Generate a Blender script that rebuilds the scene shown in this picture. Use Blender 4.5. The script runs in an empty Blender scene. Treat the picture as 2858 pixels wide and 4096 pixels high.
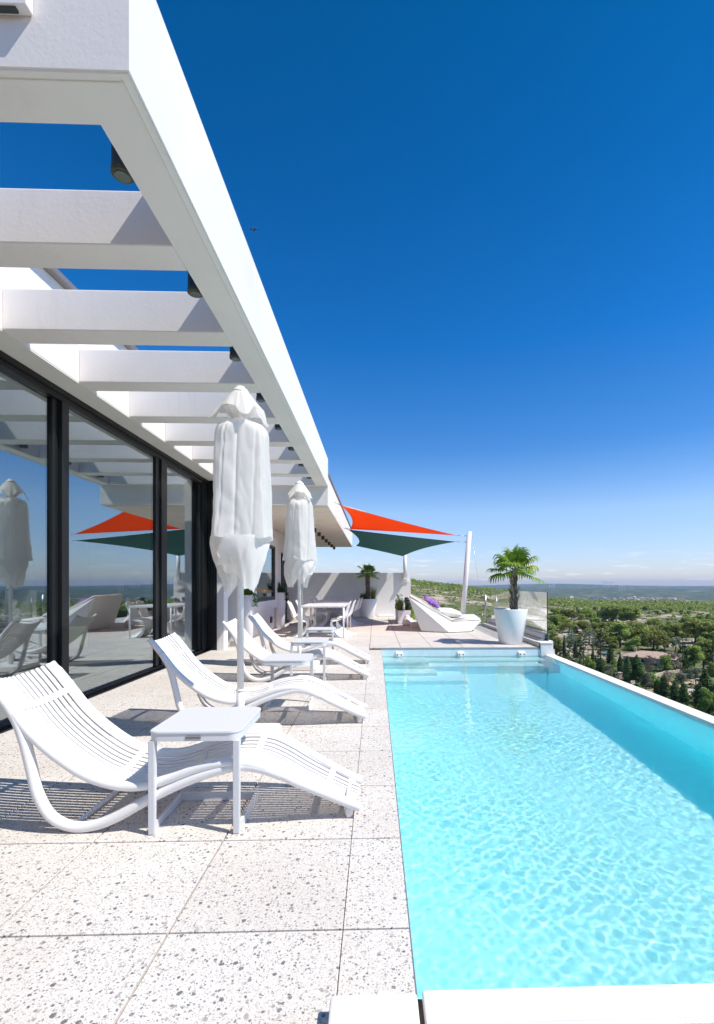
import bpy, bmesh, math, random
import numpy as np
from mathutils import Vector, Matrix, noise
R = math.radians
sc = bpy.context.scene
COL = sc.collection

# ------------------------------------------------------------------ camera
EYE = Vector((0, 0, 1.2)); FPX = 1945.0; YAW = math.atan(59/1945)
cd = bpy.data.cameras.new('camera'); cam = bpy.data.objects.new('camera', cd); COL.objects.link(cam)
cam.location = EYE; cam.rotation_euler = (R(90), 0, -YAW)
cd.sensor_fit = 'VERTICAL'; cd.sensor_height = 24; cd.sensor_width = 24*2858/4096
cd.lens = 24*FPX/4096; cd.shift_x = -(1561-1429)/4096; cd.shift_y = (2341-2048)/4096
cd.clip_start = .05; cd.clip_end = 60000
sc.camera = cam

# ------------------------------------------------------------------ world, sun, exposure
SUN = Vector((.665, -.26, 1)).normalized()
w = bpy.data.worlds.new('World'); sc.world = w; w.use_nodes = True
nt = w.node_tree; nt.nodes.clear()
def nd(nt, t, **k):
    n = nt.nodes.new(t)
    for a, b in k.items(): setattr(n, a, b)
    return n
sky = nd(nt, 'ShaderNodeTexSky', sky_type='NISHITA', sun_disc=False)
sky.sun_elevation = math.asin(SUN.z); sky.sun_rotation = math.atan2(SUN.x, SUN.y)
sky.altitude = 300; sky.air_density = 1.0; sky.dust_density = .35; sky.ozone_density = 3.0
hsv = nd(nt, 'ShaderNodeHueSaturation'); hsv.inputs['Saturation'].default_value = 1.18
nt.links.new(sky.outputs[0], hsv.inputs['Color'])
# thin clouds low over the horizon and the deep zenith blue of a polarised sky
tc = nd(nt, 'ShaderNodeTexCoord'); sep = nd(nt, 'ShaderNodeSeparateXYZ'); nt.links.new(tc.outputs['Generated'], sep.inputs[0])
def mth(nt, op, a, b=None, c=None, clamp=False):
    n = nd(nt, 'ShaderNodeMath', operation=op, use_clamp=clamp)
    for i, v in enumerate((a, b, c)):
        if v is None: continue
        if isinstance(v, (int, float)): n.inputs[i].default_value = v
        else: nt.links.new(v, n.inputs[i])
    return n.outputs[0]
def ramp(nt, fac, stops, interp='LINEAR'):
    n = nd(nt, 'ShaderNodeValToRGB'); cr = n.color_ramp; cr.interpolation = interp
    while len(cr.elements) < len(stops): cr.elements.new(.5)
    for e, (p, c) in zip(cr.elements, stops):
        e.position = p; e.color = (*c, 1) if len(c) == 3 else c
    nt.links.new(fac, n.inputs[0]); return n.outputs[0]
def mixc(nt, fac, a, b, bt='MIX'):
    n = nd(nt, 'ShaderNodeMix', data_type='RGBA', blend_type=bt)
    for i, v in ((0, fac), (6, a), (7, b)):
        if isinstance(v, (int, float)): n.inputs[i].default_value = v
        elif isinstance(v, tuple): n.inputs[i].default_value = (*v, 1)
        else: nt.links.new(v, n.inputs[i])
    return n.outputs[2]
grade = ramp(nt, sep.outputs[2], [(0, (.74, .70, .88)), (.06, (.74, .73, .90)), (.145, (.90, .84, .91)), (.265, (.36, .63, .86)), (.44, (.08, .56, .86)), (.64, (.018, .49, .74)), (.78, (.0, .46, .66))])
skyc = mixc(nt, 1.0, hsv.outputs[0], grade, 'MULTIPLY')
mp = nd(nt, 'ShaderNodeMapping'); mp.inputs['Scale'].default_value = (5, 5, 42)
nt.links.new(tc.outputs['Generated'], mp.inputs[0])
nz = nd(nt, 'ShaderNodeTexNoise'); nz.inputs['Scale'].default_value = 3.6; nz.inputs['Detail'].default_value = 7; nz.inputs['Roughness'].default_value = .55
nt.links.new(mp.outputs[0], nz.inputs[0])
band = ramp(nt, sep.outputs[2], [(0, (0, 0, 0)), (.012, (1, 1, 1)), (.045, (.9, .9, .9)), (.075, (0, 0, 0))])
cl = mth(nt, 'MULTIPLY', mth(nt, 'MULTIPLY', mth(nt, 'SUBTRACT', nz.outputs[0], .545), 7.0, clamp=True), band, clamp=True)
cl = mth(nt, 'MULTIPLY', cl, .5)
skyc = mixc(nt, cl, skyc, (6.2, 6.1, 6.5))
bg = nd(nt, 'ShaderNodeBackground'); bg.inputs['Strength'].default_value = .15
nt.links.new(skyc, bg.inputs['Color'])
wo = nd(nt, 'ShaderNodeOutputWorld'); nt.links.new(bg.outputs[0], wo.inputs['Surface'])

sl = bpy.data.lights.new('sun', 'SUN'); sl.energy = 4.3; sl.angle = R(.5); sl.color = (1, .95, .86)
so = bpy.data.objects.new('sun', sl); COL.objects.link(so)
so.rotation_euler = (-SUN).to_track_quat('-Z', 'Y').to_euler(); so.location = (20, -10, 30)
vs = sc.view_settings; vs.view_transform = 'Standard'; vs.look = 'None'; vs.exposure = .34; vs.gamma = 1
cy = sc.cycles
cy.max_bounces = 10; cy.diffuse_bounces = 8; cy.glossy_bounces = 5; cy.transmission_bounces = 6; cy.transparent_max_bounces = 24
cy.sample_clamp_indirect = 10; cy.use_denoising = True; cy.caustics_reflective = False; cy.blur_glossy = .5

# ------------------------------------------------------------------ helpers
def new_mat(name):
    m = bpy.data.materials.new(name); m.use_nodes = True; nt = m.node_tree; nt.nodes.clear()
    out = nd(nt, 'ShaderNodeOutputMaterial'); return m, nt, out
def pbr(name, col, rough=.6, metal=0, bump=0, bscale=200, var=0, vscale=3, spec=.5, transl=0, coat=0, objrand=0, bdist=.002):
    m, nt, out = new_mat(name)
    b = nd(nt, 'ShaderNodeBsdfPrincipled'); b.inputs['Roughness'].default_value = rough
    b.inputs['Metallic'].default_value = metal; b.inputs['Specular IOR Level'].default_value = spec
    b.inputs['Coat Weight'].default_value = coat
    tc = nd(nt, 'ShaderNodeTexCoord'); c = None
    b.inputs['Base Color'].default_value = (*col, 1)
    if var:
        n = nd(nt, 'ShaderNodeTexNoise'); n.inputs['Scale'].default_value = vscale; n.inputs['Detail'].default_value = 5
        nt.links.new(tc.outputs['Object'], n.inputs[0])
        lo = tuple(max(0, x*(1-var)) for x in col); hi = tuple(min(1, x*(1+var)) for x in col)
        c = ramp(nt, n.outputs[0], [(.3, lo), (.7, hi)])
    if objrand:
        oi = nd(nt, 'ShaderNodeObjectInfo')
        hs = nd(nt, 'ShaderNodeHueSaturation')
        nt.links.new(mth(nt, 'MULTIPLY_ADD', oi.outputs['Random'], .04, .48), hs.inputs['Hue'])
        nt.links.new(mth(nt, 'MULTIPLY_ADD', oi.outputs['Random'], objrand, 1-objrand/2), hs.inputs['Value'])
        if c is not None: nt.links.new(c, hs.inputs['Color'])
        else: hs.inputs['Color'].default_value = (*col, 1)
        c = hs.outputs[0]
    if c is not None: nt.links.new(c, b.inputs['Base Color'])
    if bump:
        n = nd(nt, 'ShaderNodeTexNoise'); n.inputs['Scale'].default_value = bscale; n.inputs['Detail'].default_value = 8; n.inputs['Roughness'].default_value = .62
        nt.links.new(tc.outputs['Object'], n.inputs[0])
        bu = nd(nt, 'ShaderNodeBump'); bu.inputs['Strength'].default_value = bump; bu.inputs['Distance'].default_value = bdist
        nt.links.new(n.outputs[0], bu.inputs['Height']); nt.links.new(bu.outputs[0], b.inputs['Normal'])
    if transl:
        t = nd(nt, 'ShaderNodeBsdfTranslucent'); t.inputs['Color'].default_value = (*col, 1)
        if c is not None: nt.links.new(c, t.inputs['Color'])
        mx = nd(nt, 'ShaderNodeMixShader'); mx.inputs[0].default_value = transl
        nt.links.new(b.outputs[0], mx.inputs[1]); nt.links.new(t.outputs[0], mx.inputs[2]); nt.links.new(mx.outputs[0], out.inputs[0])
    else: nt.links.new(b.outputs[0], out.inputs[0])
    return m

class M:
    """collects shapes in world (or prototype) coordinates and links them as one mesh object"""
    def __init__(s): s.bm = bmesh.new()
    def box(s, x0, x1, y0, y1, z0, z1, bev=0, seg=2):
        vs = [s.bm.verts.new(p) for p in ((x0,y0,z0),(x1,y0,z0),(x1,y1,z0),(x0,y1,z0),(x0,y0,z1),(x1,y0,z1),(x1,y1,z1),(x0,y1,z1))]
        fs = [s.bm.faces.new([vs[i] for i in f]) for f in ((3,2,1,0),(4,5,6,7),(0,1,5,4),(1,2,6,5),(2,3,7,6),(3,0,4,7))]
        if bev:
            es = {e for f in fs for e in f.edges}
            bmesh.ops.bevel(s.bm, geom=list(es), offset=bev, segments=seg, affect='EDGES', profile=.5)
        return s
    def poly(s, pts):
        s.bm.faces.new([s.bm.verts.new(p) for p in pts]); return s
    def hull(s, pts):
        vs = [s.bm.verts.new(p) for p in pts]
        r = bmesh.ops.convex_hull(s.bm, input=vs)
        g = [e for e in r['geom_interior'] if isinstance(e, bmesh.types.BMVert)]
        if g: bmesh.ops.delete(s.bm, geom=g, context='VERTS')
        return s
    def prism(s, pts, axis, a, b, bev=0):
        """pts 2D outline extruded along axis ('x': (y,z), 'y': (x,z), 'z': (x,y))"""
        def P(p, t): return {'x': (t, p[0], p[1]), 'y': (p[0], t, p[1]), 'z': (p[0], p[1], t)}[axis]
        A = [s.bm.verts.new(P(p, a)) for p in pts]; B = [s.bm.verts.new(P(p, b)) for p in pts]
        n = len(pts); fs = [s.bm.faces.new(A[::-1]), s.bm.faces.new(B)]
        for i in range(n): fs.append(s.bm.faces.new((A[i], A[(i+1) % n], B[(i+1) % n], B[i])))
        bmesh.ops.recalc_face_normals(s.bm, faces=fs)
        if bev: bmesh.ops.bevel(s.bm, geom=list(fs[0].edges)+list(fs[1].edges), offset=bev, segments=2, affect='EDGES')
        return s
    def tube(s, path, r, n=12, cap=True, sx=1.0):
        path = [Vector(p) for p in path]; rs = r if hasattr(r, '__len__') else [r]*len(path)
        rings = []; up = None
        for i, p in enumerate(path):
            t = (path[min(i+1, len(path)-1)]-path[max(i-1, 0)]).normalized()
            if up is None: up = Vector((0, 0, 1)) if abs(t.z) < .9 else Vector((1, 0, 0))
            x = t.cross(up).normalized(); up = x.cross(t).normalized()
            rings.append([s.bm.verts.new(p+(x*math.cos(a)*sx+up*math.sin(a))*rs[i]) for a in [2*math.pi*k/n for k in range(n)]])
        for a, b in zip(rings, rings[1:]):
            for k in range(n): s.bm.faces.new((a[k], b[k], b[(k+1) % n], a[(k+1) % n])).smooth = True
        if cap: s.bm.faces.new(rings[0]); s.bm.faces.new(rings[-1][::-1])
        return s
    def lathe(s, prof, c=(0, 0, 0), n=32, fn=None, cap=True, smooth=True):
        rings = []
        for j, (r, z) in enumerate(prof):
            ring = []
            for k in range(n):
                a = 2*math.pi*k/n; rr = r*(fn(a, j/(len(prof)-1), z) if fn else 1)
                ring.append(s.bm.verts.new((c[0]+rr*math.cos(a), c[1]+rr*math.sin(a), c[2]+z)))
            rings.append(ring)
        for a, b in zip(rings, rings[1:]):
            for k in range(n): s.bm.faces.new((a[k], a[(k+1) % n], b[(k+1) % n], b[k])).smooth = smooth
        if cap: s.bm.faces.new(rings[0][::-1]); s.bm.faces.new(rings[-1])
        return s
    def grid(s, P, smooth=True, closed_u=False):
        """P[i][j] points"""
        V = [[s.bm.verts.new(p) for p in row] for row in P]
        for i in range(len(V)-1):
            m = len(V[i]); 
            for j in range(m if closed_u else m-1):
                s.bm.faces.new((V[i][j], V[i][(j+1) % m], V[i+1][(j+1) % m], V[i+1][j])).smooth = smooth
        return s
    def build(s, name, mat, parent=None, smooth=None, recalc=False, solid=0, sub=0):
        if recalc: bmesh.ops.recalc_face_normals(s.bm, faces=s.bm.faces[:])
        if smooth is not None:
            for f in s.bm.faces: f.smooth = smooth
        me = bpy.data.meshes.new(name); s.bm.to_mesh(me); s.bm.free()
        return link(name, me, mat, parent, solid, sub)
ORG = {}
def link(name, me, mat, parent=None, solid=0, sub=0):
    o = bpy.data.objects.new(name, me); COL.objects.link(o)
    if mat: me.materials.append(mat)
    if parent:
        o.parent = parent; org = ORG.get(parent.name, Vector())
        if org.length: me.transform(Matrix.Translation(-org))
        ORG[o.name] = org
    if solid:
        md = o.modifiers.new('thickness', 'SOLIDIFY'); md.thickness = solid; md.offset = 0
    if sub:
        md = o.modifiers.new('smooth', 'SUBSURF'); md.levels = sub; md.render_levels = sub
    return o
def np_mesh(name, V, F, mat, parent=None, smooth=False):
    """V (n,3) float, F (m,k) int, fast path"""
    me = bpy.data.meshes.new(name); V = np.asarray(V, np.float32); F = np.asarray(F, np.int32); k = F.shape[1]
    me.vertices.add(len(V)); me.vertices.foreach_set('co', V.ravel())
    me.loops.add(F.size); me.loops.foreach_set('vertex_index', F.ravel())
    me.polygons.add(len(F)); me.polygons.foreach_set('loop_start', np.arange(0, F.size, k, dtype=np.int32))
    me.polygons.foreach_set('loop_total', np.full(len(F), k, np.int32))
    me.polygons.foreach_set('use_smooth', np.full(len(F), smooth))
    me.update(calc_edges=True); me.validate()
    return link(name, me, mat, parent)
def tag(o, label, cat, group=None):
    o['label'] = label; o['category'] = cat
    if group: o['group'] = group
    return o
def thing(name, label, cat, loc=(0, 0, 0), group=None):
    o = bpy.data.objects.new(name, None); COL.objects.link(o); o.location = loc; o.empty_display_size = .1
    ORG[o.name] = Vector(loc); return tag(o, label, cat, group)
def kind(o, k): o['kind'] = k; return o
def copy_tree(o, parent=None):
    c = o.copy(); COL.objects.link(c)
    if parent: c.parent = parent
    for ch in o.children: copy_tree(ch, c)
    return c
def smoothpath(P, n=6):
    """Catmull-Rom through P"""
    P = [Vector(p) for p in P]; out = []
    for i in range(len(P)-1):
        p0 = P[max(i-1, 0)]; p1 = P[i]; p2 = P[i+1]; p3 = P[min(i+2, len(P)-1)]
        for k in range(n):
            t = k/n
            out.append(.5*((2*p1)+(p2-p0)*t+(2*p0-5*p1+4*p2-p3)*t*t+(3*p1-p0-3*p2+p3)*t**3))
    out.append(P[-1]); return out
S_, C_ = math.sin(YAW), math.cos(YAW)
def ray(u, v):
    r = (u-1561)/FPX; return Vector((S_+C_*r, C_-S_*r, (2341-v)/FPX))
def atz(u, v, z): d = ray(u, v); return EYE+d*((z-EYE.z)/d.z)
def aty(u, v, y): d = ray(u, v); return EYE+d*(y/d.y)

# ------------------------------------------------------------------ materials
plaster = pbr('white_plaster', (.84, .80, .775), .9, bump=.3, bscale=38, var=.05, vscale=1.1, spec=.2, bdist=.004)
def weather(m):
    nt = m.node_tree; b = next(n for n in nt.nodes if n.type == 'BSDF_PRINCIPLED'); src = b.inputs['Base Color'].links[0].from_socket
    tc = nd(nt, 'ShaderNodeTexCoord'); mp = nd(nt, 'ShaderNodeMapping'); mp.inputs['Scale'].default_value = (5, 5, .7); nt.links.new(tc.outputs['Object'], mp.inputs[0])
    n = nd(nt, 'ShaderNodeTexNoise'); n.inputs['Scale'].default_value = 1.6; n.inputs['Detail'].default_value = 9; n.inputs['Roughness'].default_value = .68; nt.links.new(mp.outputs[0], n.inputs[0])
    f = mth(nt, 'MULTIPLY', mth(nt, 'SUBTRACT', n.outputs[0], .55), 2.2, clamp=True)
    nt.links.new(mixc(nt, mth(nt, 'MULTIPLY', f, .45), src, (.55, .51, .46)), b.inputs['Base Color'])
weather(plaster)
plaster2 = pbr('smooth_render', (.82, .79, .77), .85, bump=.25, bscale=60, var=.03, vscale=2, spec=.2)
soffit_m = pbr('pale_render', (.78, .76, .72), .9, bump=.3, bscale=90, var=.05, vscale=1.2, spec=.2)
lacq = pbr('white_lacquer', (.81, .79, .78), .38, spec=.4, bump=.04, bscale=400)
resin = pbr('white_resin', (.81, .785, .765), .36, spec=.45, bump=.03, bscale=300)
greyl = pbr('pale_grey_lacquer', (.66, .655, .665), .45, spec=.4)
polye = pbr('matt_polyethylene', (.80, .775, .73), .6, bump=.15, bscale=300)
potm = pbr('white_pot', (.83, .84, .84), .35, spec=.5)
planterm = pbr('planter_paint', (.80, .77, .78), .6, bump=.1, bscale=200)
black = pbr('black_metal', (.010, .011, .011), .42, metal=.0, spec=.35, bump=.05, bscale=300)
darkm = pbr('dark_green_grey', (.055, .065, .055), .5, metal=.2)
glassface = pbr('lamp_glass', (.12, .15, .13), .2)
steel = pbr('brushed_steel', (.55, .56, .57), .3, metal=1)
alu = pbr('anodised_aluminium', (.42, .40, .41), .42, metal=.7)
capm = pbr('zinc_capping', (.30, .27, .26), .5, metal=.5)
cloth = pbr('white_canvas', (.95, .925, .89), .85, bump=.6, bscale=14, transl=.48, spec=.2, bdist=.006)
cushm = pbr('cream_fabric', (.84, .80, .74), .9, bump=.3, bscale=700, var=.03, bdist=.0008)
pillowm = pbr('white_cotton', (.85, .82, .77), .9, bump=.35, bscale=500, bdist=.001)
orange = pbr('orange_sail', (.96, .19, .03), .8, bump=.1, bscale=900, transl=.62, spec=.2)
green = pbr('green_sail', (.10, .235, .22), .8, bump=.1, bscale=900, transl=.5, spec=.2)
tagm = pbr('cream_tag', (.75, .72, .62), .6)
seam_m = pbr('reinforcement_band', (.80, .55, .42), .6)
soil = pbr('soil', (.09, .06, .045), 1, bump=.6, bscale=60)
stone = pbr('rough_stone', (.42, .37, .33), .95, bump=.8, bscale=25, var=.25, vscale=8)
barkp = pbr('palm_bark', (.16, .115, .085), .95, bump=1, bscale=40, var=.45, vscale=14, bdist=.01)
fibre = pbr('palm_fibre', (.30, .235, .175), .95, var=.4, vscale=20)
bark = pbr('tree_bark', (.13, .095, .07), .95, bump=.6, bscale=10)
rope = pbr('rope', (.6, .55, .45), .9)
spallm = pbr('floor_grey', (.16, .15, .14), .6)
intwall = pbr('interior_wall', (.55, .54, .52), .8)
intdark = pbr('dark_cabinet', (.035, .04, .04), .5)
brown = pbr('bird_brown', (.05, .04, .03), .9)

def leafmat(name, col, var=.35, transl=.3, vs=.8, objrand=.5, rough=.6):
    return pbr(name, col, rough, var=var, vscale=vs, transl=transl, objrand=objrand, spec=.25)
palmleaf = leafmat('palm_leaf', (.22, .36, .05), .55, .35, 7, 0.2, .4)
palmleaf2 = leafmat('yellowing_palm_leaf', (.48, .48, .08), .45, .35, 9, 0.2, .45)
pineleaf = leafmat('pine_needles', (.32, .37, .09), .5, .35, .5)
cypleaf = leafmat('cypress_scales', (.10, .16, .05), .45, .3, .6, .4)
oliveleaf = leafmat('olive_leaves', (.27, .30, .18), .35, .3, .6)
cedarleaf = leafmat('cedar_needles', (.22, .29, .23), .35, .25, .6)
brownleaf = leafmat('dry_leaves', (.27, .20, .17), .4, .25, .6)
brightleaf = leafmat('bright_leaves', (.32, .42, .10), .4, .35, .6)
herb = leafmat('herb_leaves', (.10, .20, .03), .5, .3, 12, 0)
herb2 = leafmat('rosemary_leaves', (.055, .11, .035), .5, .3, 12, 0)
herb3 = leafmat('silver_leaves', (.26, .30, .22), .3, .3, 12, 0)
plume = leafmat('dry_plumes', (.52, .38, .22), .3, .4, 12, 0)
grassm = leafmat('tall_grass', (.22, .24, .07), .4, .3, 12, 0)
scrubm = leafmat('scrub_leaves', (.145, .20, .07), .55, .2, .05, 0)

# terrazzo
def terrazzo():
    m, nt, out = new_mat('terrazzo'); b = nd(nt, 'ShaderNodeBsdfPrincipled')
    tc = nd(nt, 'ShaderNodeTexCoord'); base = (.71, .675, .64)
    n = nd(nt, 'ShaderNodeTexNoise'); n.inputs['Scale'].default_value = 1.7; n.inputs['Detail'].default_value = 6; nt.links.new(tc.outputs['Object'], n.inputs[0])
    col = ramp(nt, n.outputs[0], [(.3, (.68, .62, .565)), (.65, (.75, .705, .66))])
    nw = nd(nt, 'ShaderNodeTexNoise'); nw.inputs['Scale'].default_value = 90; nw.inputs['Detail'].default_value = 2; nt.links.new(tc.outputs['Object'], nw.inputs[0])
    vm = nd(nt, 'ShaderNodeVectorMath', operation='MULTIPLY_ADD'); nt.links.new(nw.outputs[1], vm.inputs[0]); vm.inputs[1].default_value = (.012,)*3; nt.links.new(tc.outputs['Object'], vm.inputs[2])
    ax = nd(nt, 'ShaderNodeVectorMath', operation='MULTIPLY_ADD'); nt.links.new(tc.outputs['Object'], ax.inputs[0]); ax.inputs[1].default_value = (1/.605, 1/.609, 0); ax.inputs[2].default_value = (.11/.605+40, -1.70/.609+40, 0)
    fl = nd(nt, 'ShaderNodeVectorMath', operation='FLOOR'); nt.links.new(ax.outputs[0], fl.inputs[0])
    wn = nd(nt, 'ShaderNodeTexWhiteNoise'); nt.links.new(fl.outputs[0], wn.inputs[0])
    col = mixc(nt, 1.0, col, ramp(nt, wn.outputs[0], [(0, (.955, .95, .945)), (.5, (.98, .975, .97)), (1, (1, 1, 1))]), 'MULTIPLY')
    n2 = nd(nt, 'ShaderNodeTexNoise'); n2.inputs['Scale'].default_value = 3.3; n2.inputs['Detail'].default_value = 9; n2.inputs['Roughness'].default_value = .7; nt.links.new(tc.outputs['Object'], n2.inputs[0])
    col = mixc(nt, mth(nt, 'MULTIPLY', mth(nt, 'SUBTRACT', n2.outputs[0], .56), 3.0, clamp=True), col, (.66, .57, .46))
    flat = nd(nt, 'ShaderNodeVectorMath', operation='MULTIPLY'); nt.links.new(vm.outputs[0], flat.inputs[0]); flat.inputs[1].default_value = (1, 1, 0)
    for scl, thr, dmax, amt in ((46, .60, .38, 1.), (78, .45, .38, .95), (130, .35, .40, .85), (230, .3, .42, .65), (420, .35, .45, .5)):
        v = nd(nt, 'ShaderNodeTexVoronoi'); v.inputs['Scale'].default_value = scl; nt.links.new(flat.outputs[0], v.inputs['Vector'])
        s2 = nd(nt, 'ShaderNodeSeparateColor'); nt.links.new(v.outputs['Color'], s2.inputs[0])
        on = mth(nt, 'GREATER_THAN', s2.outputs[0], thr)
        lim = mth(nt, 'MULTIPLY_ADD', s2.outputs[1], dmax*.7, dmax*.35)
        inn = mth(nt, 'LESS_THAN', v.outputs['Distance'], lim)
        chip = ramp(nt, s2.outputs[2], [(0, (.13, .13, .14)), (.25, (.25, .24, .25)), (.5, (.38, .35, .35)), (.7, (.46, .40, .38)), (.85, (.52, .44, .36)), (1, (.30, .31, .33))])
        fac = mth(nt, 'MULTIPLY', mth(nt, 'MULTIPLY', on, inn), amt)
        col = mixc(nt, fac, col, chip)
    nt.links.new(col, b.inputs['Base Color']); b.inputs['Roughness'].default_value = .7; b.inputs['Specular IOR Level'].default_value = .3
    nb = nd(nt, 'ShaderNodeTexNoise'); nb.inputs['Scale'].default_value = 260; nt.links.new(tc.outputs['Object'], nb.inputs[0])
    bu = nd(nt, 'ShaderNodeBump'); bu.inputs['Strength'].default_value = .25; bu.inputs['Distance'].default_value = .001
    nt.links.new(nb.outputs[0], bu.inputs['Height']); nt.links.new(bu.outputs[0], b.inputs['Normal'])
    nt.links.new(b.outputs[0], out.inputs[0]); return m
terr = terrazzo()
joint = pbr('joint_bed', (.10, .075, .06), .95)

def glassmat(name, tint, ior, extra=0, gl=(1, 1, 1)):
    m, nt, out = new_mat(name)
    t = nd(nt, 'ShaderNodeBsdfTransparent'); t.inputs[0].default_value = (*tint, 1)
    g = nd(nt, 'ShaderNodeBsdfGlossy'); g.inputs['Roughness'].default_value = .0; g.inputs[0].default_value = (*gl, 1)
    ge = nd(nt, 'ShaderNodeNewGeometry'); dt = nd(nt, 'ShaderNodeVectorMath', operation='DOT_PRODUCT')
    nt.links.new(ge.outputs['Incoming'], dt.inputs[0]); nt.links.new(ge.outputs['Normal'], dt.inputs[1])
    c1 = mth(nt, 'SUBTRACT', 1, mth(nt, 'ABSOLUTE', dt.outputs['Value']), clamp=True)
    fac = mth(nt, 'MULTIPLY_ADD', mth(nt, 'POWER', c1, ior), 1-extra, extra, clamp=True)
    mx = nd(nt, 'ShaderNodeMixShader'); nt.links.new(fac, mx.inputs[0]); nt.links.new(t.outputs[0], mx.inputs[1]); nt.links.new(g.outputs[0], mx.inputs[2])
    nt.links.new(mx.outputs[0], out.inputs[0]); return m
solar = glassmat('solar_glass', (.62, .68, .66), 4.2, .35, (.86, .95, 1))
clearg = glassmat('clear_glass', (.97, .99, .985), 3.2, .16)
edgeg = pbr('glass_edge', (.02, .07, .06), .15)

# ------------------------------------------------------------------ deck
JY = [1.70+.609*k for k in range(-7, 31)]
d = M(); g = .0042
xs = [-.11-.605*k for k in range(0, 6)][::-1]
xs[0] = -3.16
for y0, y1 in zip(JY, JY[1:]):
    if y0 > 19: break
    for x0, x1 in zip(xs, xs[1:]): d.box(x0+g, x1-g, y0+g, y1-g, -.04, 0, .0015, 1)
    if y0 > 1.3 and y1 < 9.4: d.box(-.1115+.0, .118, y0+g, y1-g, -.04, 0, .0015, 1)
    if y0 < 1.3: d.box(-.1115+.0, .118, y0+g, min(y1, 9.33)-g, -.04, 0, .0015, 1)
JX = [-.11, .49, 1.095, 1.70, 2.305, 2.91, 3.17]
JY2 = [9.34]+[y for y in JY if y > 9.5 and y < 19.5]
for y0, y1 in zip(JY2, JY2[1:]):
    for x0, x1 in zip(JX, JX[1:]): d.box(x0+g, x1-g, y0+g, y1-g, -.04, 0, .0015, 1)
kind(d.build('deck', terr), 'structure')
b = M(); b.box(-3.30, .10, -3, 9.36, -.3, -.02); b.box(-3.30, 3.16, 9.365, 19.9, -.3, -.021)
kind(b.build('deck_base', joint), 'structure')

# ------------------------------------------------------------------ pool
def linermat():
    m, nt, out = new_mat('pool_liner'); b = nd(nt, 'ShaderNodeBsdfPrincipled'); tc = nd(nt, 'ShaderNodeTexCoord')
    n = nd(nt, 'ShaderNodeTexNoise'); n.inputs['Scale'].default_value = 8; n.inputs['Detail'].default_value = 6; nt.links.new(tc.outputs['Object'], n.inputs[0])
    nt.links.new(ramp(nt, n.outputs[0], [(.3, (.56, .93, .95)), (.7, (.62, .96, .98))]), b.inputs['Base Color'])
    b.inputs['Roughness'].default_value = .7; b.subsurface_method = 'BURLEY'
    b.inputs['Subsurface Weight'].default_value = .52; b.inputs['Subsurface Radius'].default_value = (.12, 1, 1); b.inputs['Subsurface Scale'].default_value = 1.9  # added scattering imitates light spread by the water, brightens the shaded floor
    nt.links.new(b.outputs[0], out.inputs[0]); return m
liner = linermat()
WZ = -.16; PX0, PX1, PY0, PY1, PD = .12, 3.30, 1.37, 9.33, -1.24
pool = thing('swimming_pool', 'long white lined infinity pool sunk beside the terrazzo deck', 'pool', (1.7, 5.3, 0))
p = M()
p.box(PX0-.10, PX0-.002, PY0, PY1, PD, -.042); p.box(PX1, PX1+.185, PY0-.6, PY1-.12, -3.5, -.30)
p.box(PX0-.10, PX1+.18, PY1, PY1+.03, PD, -.042); p.box(PX0-.10, PX1, PY0-.14, PY0, PD, -.0)
p.box(PX0-.098, PX1-.002, PY0-.098, PY1+.028, PD-.1, PD)
p.box(PX1-.004, PX1+.02, PY0, PY1, PD, -.30)
p.build('shell', liner, pool)
q = M(); q.box(PX0+.001, 3.197, PY1-.008, PY1-.002, -.30, -.046); q.box(PX0-.0015, PX0+.006, PY0, PY1-.01, -.24, -.046); q.build('waterline_band', pbr('pale_tile', (.74, .83, .85), .5, bump=.3, bscale=30, var=.04, vscale=9), pool)
st = M()
for i, (z, y) in enumerate(((-.36, 8.95), (-.58, 8.57), (-.80, 8.19), (-1.02, 7.81))):
    x1 = PX1-.006 if i < 2 else (1.05 if i == 2 else 1.5)
    st.box(PX0+.001*i, x1-.001*i, y, PY1-.002*(i+1), PD-.01*i, z, .012)
st.box(PX0+.005, .95, 8.6, PY1-.01, PD, -.30, .012)
o = st.build('step', pbr('step_liner', (.76, .95, .97), .7), pool)  # paler than the liner: weaker absorption of shallow water put into the colour
c = M(); c.box(PX1, PX1+.19, PY0-.6, PY1-.02, -.298, -.150, .006)
c.build('overflow_edge', plaster2, pool)
c = M(); c.box(-.124, .117, 1.05, 1.36, .002, .06, .008); c.build('corner_block', plaster2, pool)
c = M(); c.box(.1175, .1315, 1.05, 1.366, -.02, .035); c.build('coping_joint', joint, pool)
c = M(); c.box(.132, 3.6, 1.262, 1.368, -.0, .06, .006); c.build('near_coping', plaster2, pool)
gr = M()
for i in range(190):
    x = .15+i*.018; gr.box(x, x+.011, .98, 1.245, .040, .052)
gr.box(.14, 3.6, 1.246, 1.260, .0, .056); gr.box(.14, 3.6, .95, .975, .0, .056); gr.box(.14, 3.6, .97, 1.27, -.02, .0)
gr.build('overflow_grate', lacq, pool)
tr = M(); tr.box(.1185, .1235, 1.372, 9.326, -.05, -.003); tr.box(.12, 3.17, 9.326, 9.332, -.05, -.004); tr.build('edge_trim', alu, pool)
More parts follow.
